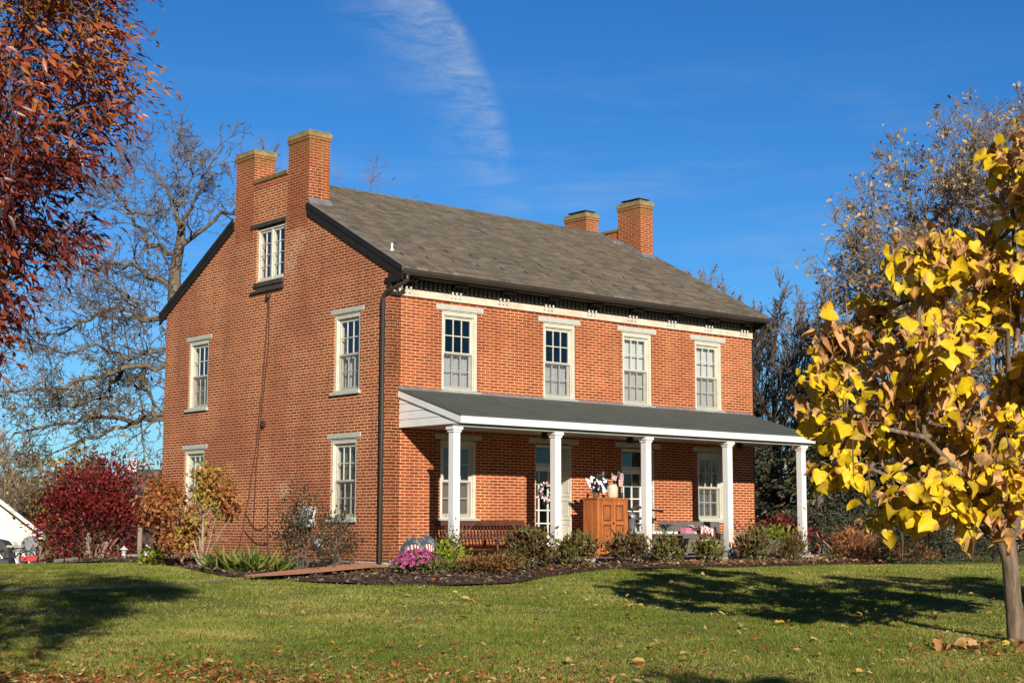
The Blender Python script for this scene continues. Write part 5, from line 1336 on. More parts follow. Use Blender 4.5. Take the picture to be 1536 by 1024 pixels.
# ------------------------------------------------------------------ trees
def seg_mesh(name, segs, k, mat, parent, org, smooth=True):
    """every limb segment as a tapered k-sided prism"""
    if not segs: return None
    P0 = np.array([s[0] for s in segs]) - org; P1 = np.array([s[1] for s in segs]) - org
    r0 = np.array([s[2] for s in segs]); r1 = np.array([s[3] for s in segs])
    d = unit(P1 - P0); ref = np.where(np.abs(d[:, 2:3]) > .9, np.array([[1.0, .2, 0]]), np.array([[0, .1, 1.0]]))
    a = unit(np.cross(d, ref)); b = np.cross(d, a); n = len(segs)
    t = 2*np.pi*np.arange(k)/k
    ring = a[:, None]*np.cos(t)[None, :, None] + b[:, None]*np.sin(t)[None, :, None]
    v = np.concatenate([P0[:, None] + ring*r0[:, None, None], (P1 + d*r1[:, None]*.5)[:, None] + ring*r1[:, None, None]], 1).reshape(-1, 3)
    base = (np.arange(n)*2*k)[:, None]
    j = np.arange(k); q = np.stack([j, (j+1) % k, k + (j+1) % k, k + j], 1)
    f = (q[None] + base[:, :, None]).reshape(-1, 4)
    return raw_mesh(name, v, f, None, M[mat], parent, smooth=smooth)
def grow(rg, p, d, L, r, lvl, prm, segs, tips):
    pr = prm[lvl]; n = pr['n']; step = L/n
    p = np.array(p, float); d = np.array(d, float); d /= np.linalg.norm(d)
    last = lvl + 1 >= len(prm); pts = [p.copy()]; dirs = [d.copy()]; rad = [r]
    for i in range(n):
        d = d + rg.normal(0, pr['wig'], 3); d[2] += pr['up']*(1 if not pr.get('droop') else (1 - 2.2*(i/n))); d /= np.linalg.norm(d)
        q = p + d*step; rr = r*(1 - (1 - pr.get('taper', .35))*(i + 1)/n)
        segs.append((p.copy(), q.copy(), rad[-1], rr, lvl)); p = q; pts.append(p.copy()); dirs.append(d.copy()); rad.append(rr)
    if last: tips.append((p, d)); return
    nx_ = prm[lvl + 1]; m = pr['kids']; m = int(m + (rg.random() < (m - int(m))))
    phi = rg.random()*6.28
    for c in range(m):
        t = pr.get('from', .25) + (1 - pr.get('from', .25))*(c + rg.random()*.8)/m; t = min(t, .999)
        i = min(int(t*n), n - 1); fr = t*n - i
        q = pts[i]*(1 - fr) + pts[i+1]*fr; dd = dirs[min(i+1, n)]
        phi += 2.4 + rg.normal(0, .4)
        a = np.cross(dd, [0.31, .2, .93]); a /= max(np.linalg.norm(a), 1e-6); b = np.cross(dd, a)
        ang = pr['ang']*(1 + rg.normal(0, .22)); side = a*math.cos(phi) + b*math.sin(phi)
        nd = dd*math.cos(ang) + side*math.sin(ang); nd[2] += pr.get('lift', 0.0)
        grow(rg, q, nd, nx_['len']*L*(1.12 - .45*t)*(.75 + .5*rg.random()), min(rad[i]*nx_['rr'], rad[i]*.9), lvl + 1, prm, segs, tips)
    if pr.get('lead', True): grow(rg, p, d, nx_['len']*L*.8, rad[-1]*.9, lvl + 1, prm, segs, tips)
def bare_tree(name, label, cat, base, group, seed, prm, H, r, lean=(0, 0, 1), bark='bark_grey', leaf=None, nleaf=0, lsize=.08, thick_lvl=2, minr=.007, build=True):
    rg = np.random.default_rng(seed); org = np.array(base)
    segs, tips = [], []
    grow(rg, org - np.array([0, 0, .1]), lean, H, r, 0, prm, segs, tips)
    segs = [(a, b, max(x, minr), max(y, minr*.8), l) for a, b, x, y, l in segs]
    root = empty(name, tuple(base)); tag(root, label, cat, group)
    seg_mesh('trunk', [s for s in segs if s[4] < thick_lvl], 8, bark, root, org)
    seg_mesh('branches', [s for s in segs if s[4] >= thick_lvl], 4 if len(segs) < 9000 else 3, bark if len(segs) < 4000 else 'bark_twig', root, org)
    if leaf:
        T = np.array([t[0] for t in tips]); k = rg.integers(0, len(T), nleaf)
        p = T[k] + rg.normal(0, .10, (nleaf, 3)) - org
        v, f, u = leaf_arrays(p, rg.normal(0, .7, (nleaf, 3)) - np.array([0, 0, .5]), lsize*(.6 + .8*rg.random(nleaf)), T_OVAL, rg.random(nleaf), rg)
        raw_mesh('leaves', v, f, u, M[leaf], root)
    return root
def copy_tree(o, loc, rz, sc, label, group=None):
    c = o.copy(); COL.objects.link(c); c.location = loc; c.rotation_euler = (0, 0, rz); c.scale = sc if hasattr(sc, '__len__') else (sc, sc, sc)
    c['label'] = label
    if group: c['group'] = group
    for ch in o.children:
        d = ch.copy(); COL.objects.link(d); d.parent = c
    return c
M['bark_limb'] = simple('limb_bark', (0.22, 0.175, 0.125), (0.075, 0.06, 0.046), 0.95, 4, 0.6, stretch=(2, 2, 2)); M['greychair'] = simple('grey_chair', (0.24, 0.25, 0.25), None, 0.5, 4, 0.02)
M['lf_pale'] = leaf_mat('pale_leaf', [(0.0, (0.32, 0.16, 0.06)), (0.4, (0.55, 0.36, 0.14)), (0.8, (0.72, 0.52, 0.26)), (1.0, (0.62, 0.42, 0.06))], 0.3)
M['lf_tan'] = leaf_mat('tan_leaf', [(0.0, (0.20, 0.13, 0.06)), (0.5, (0.32, 0.25, 0.11)), (1.0, (0.40, 0.36, 0.12))], 0.3)
M['lf_catalpa'] = leaf_mat('catalpa_leaf', [(0.0, (0.25, 0.18, 0.012)), (0.15, (0.66, 0.45, 0.010)), (0.50, (0.92, 0.64, 0.012)), (0.68, (0.72, 0.60, 0.03)), (0.72, (0.62, 0.35, 0.11)), (0.88, (0.78, 0.47, 0.20)), (1.0, (0.40, 0.17, 0.06))], 0.20, 0.5, 0.25, veins=True)
M['lf_bronze'] = leaf_mat('bronze_leaf', [(0.0, (0.09, 0.014, 0.010)), (0.3, (0.24, 0.040, 0.018)), (0.55, (0.42, 0.105, 0.034)), (0.8, (0.54, 0.19, 0.06)), (1.0, (0.44, 0.25, 0.05))], 0.28, 0.38, 0.5)
M['lf_pine'] = leaf_mat('needle', [(0.0, (0.022, 0.027, 0.016)), (0.55, (0.050, 0.058, 0.030)), (0.85, (0.09, 0.088, 0.045)), (1.0, (0.22, 0.15, 0.08))], 0.15)
M['lf_woods'] = leaf_mat('woods_leaf', [(0.0, (0.10, 0.085, 0.05)), (0.4, (0.20, 0.145, 0.05)), (0.7, (0.34, 0.25, 0.05)), (1.0, (0.42, 0.34, 0.09))], 0.3)

# --- big bare tree beyond the gable
def px3(u, v, y): d = ray(u, v); P = d*y/d[1]; return np.array([P[0], P[1], P[2] + EYE])
bx, by, bz = far(292, 43); org = np.array([bx, by, bz]); bt = empty('bare_tree', (bx, by, bz))
tag(bt, 'huge bare spreading tree with crooked grey limbs behind the gable end', 'tree')
rg = np.random.default_rng(11)
prm_b = [dict(n=6, wig=.30, up=.03, kids=5.0, ang=.85, taper=.35, lift=.0, **{'from': .2}), dict(n=5, wig=.30, up=.04, kids=3.6, ang=.8, len=.50, rr=.6, taper=.4),
         dict(n=4, wig=.25, up=.03, kids=1.8, ang=.75, len=.52, rr=.62, taper=.5), dict(n=3, wig=.2, up=.02, len=.6, rr=.65, taper=.6)]
main = [(292, 905), (288, 700), (280, 560), (262, 450), (262, 410), (271, 360), (273, 335)]
LIMBS = [(.13, 43, [(268, 545), (249, 548), (184, 551), (134, 563), (100, 583), (50, 583), (5, 588), (-60, 600)]), (.10, 44, [(268, 520), (249, 523), (190, 538), (149, 518), (100, 528), (55, 515), (10, 530)]),
         (.11, 42.5, [(266, 470), (249, 474), (214, 478), (174, 458), (134, 478), (90, 498), (45, 500)]), (.12, 43, [(262, 440), (254, 429), (209, 399), (164, 394), (130, 409), (105, 379), (80, 385)]),
         (.10, 43.5, [(270, 379), (224, 364), (199, 324), (179, 289), (150, 274)]), (.10, 42.5, [(273, 340), (264, 304), (239, 269), (219, 245)]), (.09, 43.5, [(273, 340), (299, 280), (319, 240)]),
         (.10, 43, [(272, 369), (319, 329), (360, 319), (400, 290)]), (.11, 42.5, [(280, 600), (244, 628), (149, 628), (75, 638), (10, 658), (-50, 650)]), (.10, 43.5, [(282, 610), (244, 618), (174, 643), (100, 673), (60, 690)]),
         (.07, 43, [(266, 310), (290, 262), (282, 230)]), (.09, 43, [(278, 480), (330, 430), (400, 390), (450, 330)]), (.08, 43.5, [(214, 478), (190, 440), (150, 430), (110, 440)]), (.08, 42.5, [(184, 551), (160, 590), (110, 612), (60, 610)]), (.07, 43, [(234, 630), (220, 590), (200, 572), (170, 585)]), (.07, 43.5, [(190, 320), (230, 320), (250, 290)])]
segs, tips = [], []
P_ = [px3(u_, v_, 43) for u_, v_ in main]; P_[0] = org - np.array([0, 0, .1]); rr = np.linspace(.30, .10, len(P_))
for i in range(len(P_) - 1): segs.append((P_[i], P_[i+1], rr[i], rr[i+1], 0))
for r_, y_, pl in LIMBS:
    k0 = P_[1]; dy = rg.uniform(-2.4, 2.4); n = len(pl); pts = [px3(u_, v_, y_ if i == 0 else 43 + dy*i/(n - 1)) for i, (u_, v_) in enumerate(pl)]
    fine = []                                   # crooked between the given bends
    for i in range(n - 1):
        m = max(2, int(np.linalg.norm(pts[i+1] - pts[i])/.28))
        for q in range(m): fine.append(pts[i] + (pts[i+1] - pts[i])*q/m + (rg.normal(0, .06, 3) if (i or q) else 0))
    fine.append(pts[-1]); N = len(fine)
    for i in range(N - 1):
        ra, rb = r_*.72*(1 - .82*i/N), r_*.72*(1 - .82*(i + 1)/N); segs.append((fine[i], fine[i+1], ra, rb, 1))
        if i >= 1 and rg.random() < .80:
            d = fine[i+1] - fine[i]; d /= np.linalg.norm(d); s_ = rg.normal(0, 1, 3)*np.array([1, .8, 1]); s_ -= d*s_.dot(d); s_ /= np.linalg.norm(s_)
            grow(rg, fine[i], d*.75 + s_*.75 + np.array([0, 0, .12]), rg.uniform(.7, 1.7)*(1.15 - .4*i/N), min(ra*.55, .045), 0, prm_b, kid := [], tips); segs += [(a_, b_, c_, e_, l_ + 2) for a_, b_, c_, e_, l_ in kid]
    grow(rg, fine[-1], fine[-1] - fine[-2], 1.2, r_*.2, 0, prm_b, kid := [], tips); segs += [(a_, b_, c_, e_, l_ + 2) for a_, b_, c_, e_, l_ in kid]
segs = [(a_, b_, max(c_, .0095), max(e_, .0075), l_) for a_, b_, c_, e_, l_ in segs]
seg_mesh('trunk', [q for q in segs if q[4] < 2], 8, 'bark_limb', bt, org); seg_mesh('branches', [q for q in segs if q[4] >= 2], 3, 'bark_dark', bt, org)
T_ = np.array([t_[0] for t_ in tips]); T_ = T_[T_[:, 2] < 6.2]; k = rg.integers(0, len(T_), 900)
v, f, u = leaf_arrays(T_[k] + rg.normal(0, .1, (900, 3)) - org, rg.normal(0, .7, (900, 3)) - np.array([0, 0, .5]), .10*(.6 + .8*rg.random(900)), T_OVAL, rg.random(900), rg); raw_mesh('leaves', v, f, u, M['lf_tan'], bt)
prm_t = [dict(n=7, wig=.07, up=.03, kids=8, ang=.75, taper=.25, **{'from': .3}), dict(n=6, wig=.18, up=.05, kids=5.5, ang=.7, len=.5, rr=.5, taper=.3),
         dict(n=5, wig=.22, up=.05, kids=4, ang=.7, len=.5, rr=.55, taper=.4), dict(n=4, wig=.2, up=.05, kids=3, ang=.65, len=.5, rr=.6), dict(n=3, wig=.15, up=.03, len=.6, rr=.65)]
bx, by, bz = far(520, 58)
bare_tree('bare_tree', 'bare tree whose topmost twigs show just above the roof ridge', 'tree', (bx, by, bz), None, 12, prm_t, 11.4, .26, (0, 0, 1), 'bark_grey', None, 0, .1, 2, .009)

# --- grey brush of trees beyond the far end
prm_up = [dict(n=6, wig=.05, up=.04, kids=12, ang=.50, taper=.25, lift=.10, **{'from': .15}), dict(n=6, wig=.12, up=.07, kids=7.5, ang=.50, len=.58, rr=.5, taper=.3, lift=.08),
          dict(n=5, wig=.15, up=.07, kids=6, ang=.5, len=.44, rr=.55, taper=.4, lift=.05), dict(n=4, wig=.15, up=.06, kids=5.5, ang=.5, len=.45, rr=.6), dict(n=3, wig=.12, up=.06, len=.62, rr=.7)]
GR = 'grey leafless trees beyond the far gable'
for i, (u_, y_, h_, lab) in enumerate(((1068, 54, 6.3, 'twiggy grey leafless tree showing just over the lower roof slope'), (1122, 52, 5.9, 'twiggy grey leafless tree rising right behind the roof corner'), (1168, 50, 5.6, 'grey leafless tree in line with the end of the porch roof'), (1245, 55, 6.2, 'grey leafless tree whose top shows left of the yellow crown'))):
    bare_tree('bare_tree', lab, 'tree', far(u_, y_), GR, 120 + i, prm_up, h_, .17, (0, 0, 1), 'bark_grey', 'lf_tan', 500, .09, 2, .0105)
# --- taller trees still holding pale leaves
prm_w = [dict(n=7, wig=.06, up=.03, kids=13, ang=.72, taper=.22, lift=.06, **{'from': .22}), dict(n=6, wig=.15, up=.06, kids=8, ang=.58, len=.52, rr=.5, taper=.3, lift=.05),
         dict(n=5, wig=.17, up=.02, kids=6, ang=.6, len=.46, rr=.55, taper=.4), dict(n=4, wig=.16, up=-.02, kids=7.5, ang=.55, len=.50, rr=.6), dict(n=3, wig=.16, up=-.05, len=.62, rr=.7)]
GW = 'tall trees with a few pale leaves left'
for i, (u_, y_, h_, lab) in enumerate(((1418, 41, 7.7, 'tall wispy tree holding scattered pale leaves above the yellow crown'), (1545, 40, 9.0, 'tallest wispy tree with pale leaves cut by the edge of the photo'), (1325, 45, 6.8, 'shorter wispy tree with pale leaves left of the tall one'))):
    bare_tree('pale_leaf_tree', lab, 'tree', far(u_, y_), GW, 130 + i, prm_w, h_, .19, (0, 0, 1), 'bark_grey', 'lf_pale', 3000, .14, 2, .0085)
# --- dark conifers
def conifer(name, label, base, seed, H, Wd, group):
    rg = np.random.default_rng(seed); org = np.array(base); root = empty(name, tuple(base)); tag(root, label, 'conifer', group)
    segs = [(org + np.array([0, 0, H*i/8 - .1*(i == 0)]), org + np.array([rg.normal(0, .02), 0, H*(i+1)/8]), .16*(1 - i/8.3), .16*(1 - (i+1)/8.3), 0) for i in range(8)]
    seg_mesh('trunk', segs, 8, 'bark', root, org)
    br = []; P = []; A = []; z = .35
    while z < H*.98:
        k = rg.integers(4, 7)
        for j in range(k):
            a = rg.random()*6.28; L = Wd/2*(1 - z/H)**.75*(.65 + .5*rg.random()) + .1
            p = org + np.array([0, 0, z]); d = np.array([math.cos(a), math.sin(a), .12 - .25*(1 - z/H)])
            for q in range(5):
                e = p + d*L/5; d = d + np.array([0, 0, -.05 + .035*q]); br.append((p.copy(), e.copy(), .022*(1 - q/6), .022*(1 - (q+1)/6), 1)); 
                m = 17 if L > .8 else 10
                t = rg.random((m, 1)); pp = p + (e - p)*t + rg.normal(0, .07, (m, 3)); P.append(pp - org); s = rg.normal(0, .55, (m, 3)); s[:, 2] -= .35; A.append(s + d*1.0)
                p = e
        z += .17 + .10*rg.random()
    P = np.concatenate(P); A = np.concatenate(A); n = len(P)
    v, f, u = leaf_arrays(P, A, .17*(.6 + .8*rg.random(n)), T_LANCE, rg.random(n), rg, width=.95)
    o = raw_mesh('crown', v, f, u, [M['lf_pine'], M['bark']], root)
    seg_mesh('trunk', br, 3, 'bark', root, org) if False else None
    B0 = np.array([q[0] for q in br]) - org; B1 = np.array([q[1] for q in br]) - org; rr = np.array([q[2] for q in br])[:, None]
    sd = unit(np.cross(B1 - B0, [[0, 0, 1.0]]))*rr; up_ = np.array([[0, 0, 1.0]])*rr
    bv_ = np.stack([B0 + sd, B0 - sd, B0 + up_*1.4, B1], 1).reshape(-1, 3); m_ = len(B0)
    bf_ = (np.array([(0, 1, 3), (1, 2, 3), (2, 0, 3)])[None] + (np.arange(m_)*4)[:, None, None]).reshape(-1, 3)
    bpy.data.objects.remove(o); mi = np.concatenate([np.zeros(len(f), int), np.ones(len(bf_), int)])
    o = raw_mesh('crown', np.concatenate([v, bv_]), np.concatenate([f, bf_ + len(v)]), np.concatenate([u, np.zeros((len(bv_), 2))]), [M['lf_pine'], M['bark']], root)
    o.data.polygons.foreach_set('material_index', mi.astype(np.int32))
    return root
GC = 'dark evergreens beyond the porch end'
co = [(1158, 44, 3.3, 3.6, 'dark evergreen showing between the brick corner and the last column'), (1228, 42, 4.2, 4.2, 'tallest dark evergreen right behind the last column'), (1300, 44, 4.8, 3.8, 'dark evergreen half hidden by the left edge of the yellow crown'), (1375, 47, 5.4, 4.0, 'dark evergreen seen through the middle of the yellow crown'),
      (1452, 46, 5.0, 4.0, 'dark evergreen seen through the right half of the yellow crown'), (1530, 47, 5.6, 4.2, 'dark evergreen at the edge of the photo behind the yellow crown')]
for i, (u_, y_, h_, w_, lab) in enumerate(co): conifer('evergreen_tree', lab, far(u_, y_), 140 + i, h_, w_, GC)
x, y, z = far(1372, 31.5)
r0 = shrub('evergreen_bush', 'dense dark evergreen bush beside the copper ferns', 'bush', x, y, 2.0, 1.05, 5200, .085, T_LANCE, 'lf_pine', 150, None, 60, spread=.09, up=.3)
x, y, z = far(1300, 36); shrub('evergreen_bush', 'low dark evergreen bush behind the last column', 'bush', x, y, 2.4, .95, 3600, .10, T_LANCE, 'lf_pine', 151, None, 50, spread=.09, up=.3)
x, y, z = far(1165, 35); shrub('shrub', 'dark red leaved shrub behind the end of the porch', 'shrub', x, y, 1.9, .85, 1500, .08, T_OVAL, 'lf_red', 152, None, 30, spread=.1)
x, y, z = far(1450, 34); shrub('evergreen_bush', 'low dark evergreen bush in front of the grey shed', 'bush', x, y, 1.6, .42, 1500, .09, T_LANCE, 'lf_pine', 153, None, 30, spread=.09, up=.3)

# --- the yellow catalpa
cx, cy, _ = at(1527, 963); cz = gnd(cx, cy); org = np.array([cx, cy, cz])
cat = empty('catalpa_tree', (cx, cy, cz)); tag(cat, 'yellow big leaved tree with hanging pods at the right edge', 'tree')
rg = np.random.default_rng(21)
b = MB()
b.tube([(0, 0, -.06), (-.005, 0, .06), (-.03, .01, .40), (-.05, .0, .80), (-.085, .02, 1.05)], [.135, .10, .085, .082, .10], 12)
b.build('trunk', M['bark_catalpa'], cat, smooth=True)
limbs = []; fork = np.array([-.085, .02, 1.0])
for (ex, ey, ez, r_) in ((-.95, -.25, 2.05, .055), (-.5, .5, 2.7, .052), (-.15, -.5, 3.1, .055), (.55, .1, 3.6, .06), (.95, -.4, 2.4, .05), (1.5, .5, 2.2, .05), (-1.4, .2, 1.75, .042), (.2, .9, 2.6, .05), (.15, .1, 4.3, .05), (1.3, -.2, 3.4, .05)):
    e = np.array([ex, ey, ez]); m1 = fork + (e - fork)*.35 + np.array([0, 0, -.06 if ez < 2.2 else .12]) + rg.normal(0, .04, 3); m2 = fork + (e - fork)*.7 + rg.normal(0, .08, 3)
    prev = fork; rr = r_
    for q in (m1, m2, e): limbs.append((prev + org, q + org, rr, rr*.75, 1)); prev = q; rr *= .75
twigs = []; hang = []
# heads of the crown: centre, radii (metres from the trunk's foot)
heads = []
crown = [(1200, 590), (1208, 500), (1222, 452), (1262, 455), (1290, 430), (1322, 372), (1372, 340), (1420, 352), (1440, 400), (1462, 320), (1470, 260), (1490, 215), (1545, 195), (1640, 220), (1740, 330), (1830, 470), (1850, 620), (1800, 760), (1690, 800), (1600, 760), (1500, 790), (1440, 808), (1405, 790), (1345, 790), (1300, 765), (1262, 785), (1234, 770), (1232, 735), (1240, 690), (1205, 670)]
cu = np.array([c_[0] for c_ in crown]).mean()
ctr = []
while len(ctr) < 54:
    u_ = rg.uniform(1195, 1850, 400); v_ = rg.uniform(195, 825, 400); k = in_poly(u_, v_, [(c_[0] + (24 if c_[0] < 1500 else -24), c_[1] + (22 if c_[1] < 500 else -22)) for c_ in crown])
    for a_, c_ in zip(u_[k], v_[k]):
        if len(ctr) < 54 and all((a_ - q_[0])**2 + (c_ - q_[1])**2 > 48**2 for q_ in ctr): ctr.append((a_, c_))
    if len(ctr) < 54 and rg.random() < .02: break
for a_, c_ in ctr:
    half_d = 1.25*math.sqrt(max(.05, 1 - ((a_ - 1520)/400)**2))
    dep = cy + rg.uniform(-1, 1)*half_d*.85; d_ = ray(a_, c_); P_ = d_*dep/d_[1]
    rr_ = rg.uniform(.22, .40)
    heads.append((P_[0] - cx, P_[1] - cy, P_[2] + EYE - cz, rr_, rr_*1.1, rr_*rg.uniform(.75, 1.0)))
LP, LA, LS, LU, LN = [], [], [], [], []
for hx, hy, hz, rx, ry, rz in heads:
    c = np.array([hx, hy, hz]); near = min(limbs, key=lambda s: np.linalg.norm(s[1] - org - c))[1] - org
    limbs.append((near + org, c + org, .028, .014, 2))
    brown = np.clip(.27 + .25*math.sin(hx*2.3 + hz*1.7) + (.26 if hz > 2.7 and hx > -1.7 and hz < 4.3 else 0), .03, .85)
    n = int(72*(rx*rz/.13)**.8) + 16
    for k in range(n):
        o = rg.normal(0, 1, 3); o /= np.linalg.norm(o); o *= (.25 + .95*rg.random()); p = c + o*np.array([rx, ry, rz])
        if k % 3 == 0: twigs.append((c + org + o*.1, p + org + np.array([0, 0, .06]), .011, .005, 3))
        out = unit((o*np.array([1, 1, .4]))[None])[0]
        ax = out*.50 + np.array([0, 0, -.80]) + rg.normal(0, .52, 3)
        LP.append(p); LA.append(ax); LN.append(out*.7 + np.array([.12, -.55, .55])); 
        isb = rg.random() < brown
        LU.append(.72 + .28*rg.random() if isb else .06 + .60*rg.random()); LS.append((.08 + .135*rg.random()**1.4)*(1.0 if not isb else .85))
    for k in range(2 if hz < 3 else 1):
        q = c + rg.normal(0, .5, 3)*np.array([rx, ry, .3]); hang.append(q)
seg_mesh('limbs', limbs + twigs, 7, 'bark_catalpa', cat, org)
LP = np.array(LP); LA = np.array(LA); LS = np.array(LS); LU = np.array(LU); LN = np.array(LN)
br = LU > .71; k2 = rg.random(len(LU)) < .45
parts = []
var = rg.integers(0, 12, len(LU))
for vi in range(12):
    for isb, tms in ((False, HEARTS), (True, CRUMPS)):
        sel = (br == isb) & (var == vi)
        if not sel.any(): continue
        tm = tms[vi % len(tms)]
        parts.append(leaf_arrays(LP[sel], LA[sel], LS[sel]*(1.0 if not isb else 1.0), tm, LU[sel], rg, up=LN[sel]*1.3, width=(.85 + .05*vi) if not isb else (.62 + .03*vi), across=True))
v, f, u = join(parts); raw_mesh('leaves', v, f, u, M['lf_catalpa'], cat, smooth=True)
b = MB()
for q in hang:
    L = .25 + .22*rg.random(); w = rg.normal(0, .03, 2)
    b = MB(); b.tube([tuple(q), (q[0] + w[0], q[1] + w[1], q[2] - L*.5), (q[0] + w[0]*.5, q[1] + w[1]*2, q[2] - L)], [.006, .008, .004], 5); b.build('seed_pod', M['pod'], cat)

# more of the same kind stand outside the picture; their shadows reach into it
for (tx, ty, sc_, rz_, lab) in ((9.6, 13.2, 1.02, 2.0, 'yellow big leaved tree outside the right edge, shading the grass by the copper ferns'), (4.85, .9, .97, 4.0, 'yellow big leaved tree beside the photographer, its tip shading the grass at the bottom edge')):
    c_ = copy_tree(cat, (tx, ty, gnd(tx, ty)), rz_, sc_, lab)
# --- the bronze red tree at the left
rx_, ry_ = -4.55, 9.3; rz_ = gnd(rx_, ry_); org = np.array([rx_, ry_, rz_])
red = empty('bronze_leaf_tree', (rx_, ry_, rz_)); tag(red, 'tree with drooping bronze red leaves filling the upper left corner', 'tree')
rg = np.random.default_rng(35)
b = MB(); b.tube([(0, 0, -.1), (.03, .02, .9), (.08, 0, 1.9), (.15, .1, 3.2), (.2, .1, 4.6), (.2, .1, 5.8)], [.17, .13, .12, .10, .07, .03], 12); b.build('trunk', M['bark'], red, smooth=True)
# crown: sprays of leaves inside an outline, ragged at its edge
edge = [(-420, -420), (200, -420), (330, -270), (400, -150), (360, -85), (250, -40), (165, 0), (196, 52), (180, 80), (218, 108), (240, 152), (205, 168), (188, 205), (150, 225), (152, 262), (105, 262), (70, 300), (78, 318), (164, 338), (150, 362), (108, 380), (112, 412), (66, 404), (30, 392), (34, 436), (10, 462), (2, 500), (-60, 540), (-420, 520)]
edge = [(p_[0] - (20 if 100 < p_[0] < 245 and p_[1] > -10 else 0), p_[1]) for p_ in edge]
sx_, sy_, sz_ = [], [], []
while len(sx_) < 1650:
    u_ = rg.uniform(-420, 400, 4000); v_ = rg.uniform(-420, 540, 4000); k = in_poly(u_, v_, edge)
    gap = (np.abs(v_ - 305 - .05*u_) < 16) & (u_ > 40) | (np.abs(v_ - 425) < 14) & (u_ > 12)
    k &= ~gap
    for a_, c_ in zip(u_[k], v_[k]):
        dep = 9.3 + rg.normal(0, .85)*np.clip((250 - a_)/260, .25, 1.35)
        if a_ > -40 or rg.random() < .45:
            d_ = ray(a_, c_); P_ = d_*dep/d_[1]; sx_.append(P_[0]); sy_.append(P_[1]); sz_.append(P_[2] + EYE)
SP = np.stack([sx_, sy_, sz_], 1)[:1650] - org
axis = np.array([.15, .1, 0])
segs = []
order = np.argsort(np.linalg.norm(SP[:, :2] - axis[:2], axis=1)); nodes = [np.array([.1, .05, z_]) for z_ in np.linspace(1.7, 5.6, 14)]; nr = [.05]*14
NA = np.array(nodes)
for i in order:
    p = SP[i]; q = p - np.array([0, 0, .18]); dist = np.linalg.norm((NA - q)*np.array([1, 1, 1.6]), axis=1); j = int(np.argmin(dist))
    r1 = max(nr[j]*.72, .005); mid = (NA[j] + p)/2 + rg.normal(0, .03, 3)
    segs.append((NA[j] + org, mid + org, nr[j]*.8, r1, 2)); segs.append((mid + org, p + org, r1, max(r1*.7, .004), 2)); NA = np.vstack([NA, p]); nr.append(max(r1*.8, .005))
seg_mesh('branches', segs, 5, 'bark', red, org)
ns = len(SP); per = 25; nl = ns*per; k = np.repeat(np.arange(ns), per)
out = unit(SP*np.array([1, 1, .25]) - np.array([0, 0, .3]) + rg.normal(0, .5, (ns, 3)))
t_ = rg.random((nl, 1)); p = SP[k] + out[k]*(t_ - .35)*.34 + rg.normal(0, .055, (nl, 3)); p[:, 2] -= .10*t_[:, 0]
ax = out[k]*.65 + rg.normal(0, .33, (nl, 3)) + np.array([.05, 0, -.58])
tone = .34 + .20*np.sin(SP[:, 0]*2.1 + SP[:, 2]*2.3) + .17*rg.standard_normal(ns) + .13*np.clip((SP[:, 2] - 2.9), -1.3, 1)  # sunlit top and shaded underside put into leaf colour by height, plus random variation
v, f, u = leaf_arrays(p, ax, .082*(.55 + .75*rg.random(nl)), T_LANCE, np.clip(tone[k] + .13*rg.standard_normal(nl), 0, 1), rg, up=out[k] + np.array([0, -.4, .5]), width=1.05)
raw_mesh('leaves', v, f, u, M['lf_bronze'], red)

# --- dark red shrub and the yellow young trees behind it
x, y, z = far(148, 37)
rs = shrub('red_shrub', 'large dark red leaved shrub left of the house corner', 'shrub', x, y, 2.75, 2.3, 9000, .085, T_OVAL, 'lf_red', 160, None, 120, squash=.75, stems=12, stemmat='bark', low=.10, spread=.075, up=.1, sr=.016)
b = MB(); rg = np.random.default_rng(161)
for k in range(15):
    a = rg.random()*6.28; L = .35 + .3*rg.random(); b = MB(); q0 = (.22*math.cos(a) + .15, .2*math.sin(a) - .2, -.05); b.tube([q0, (q0[0]*1.5, q0[1]*1.5, L*.6), (q0[0]*1.9 + .05, q0[1]*1.9, L)], [.026, .022, .018], 6); b.build('cut_stem', M['stem'], rs)
x, y, z = far(-8, 63)
bare_tree('birch_tree', 'pale barked young tree with cream leaves at the left edge', 'tree', (x, y, z), None, 170, prm_up, 4.6, .10, (.02, 0, 1), 'stem', 'lf_pale', 900, .11, 2, .008)
prm_y = prm_t
GY_ = 'yellow leaved saplings in front of the woods'
for i, (u_, y_, h_, lab) in enumerate(((62, 66, 3.5, 'yellow leaved sapling behind the white shed roof'), (102, 70, 3.9, 'yellow leaved sapling left of the dark red shrub'), (30, 72, 3.7, 'yellow leaved sapling right of the pale barked tree'), (128, 64, 3.1, 'short yellow sapling just above the dark red shrub'), (165, 72, 4.6, 'yellow green sapling behind the dark red shrub top'))):
    bare_tree('sapling', lab, 'tree', far(u_, y_), GY_, 180 + i, prm_y, h_, .08, (0, 0, 1), 'bark_grey', 'lf_woods', 1500, .20, 2, .01)
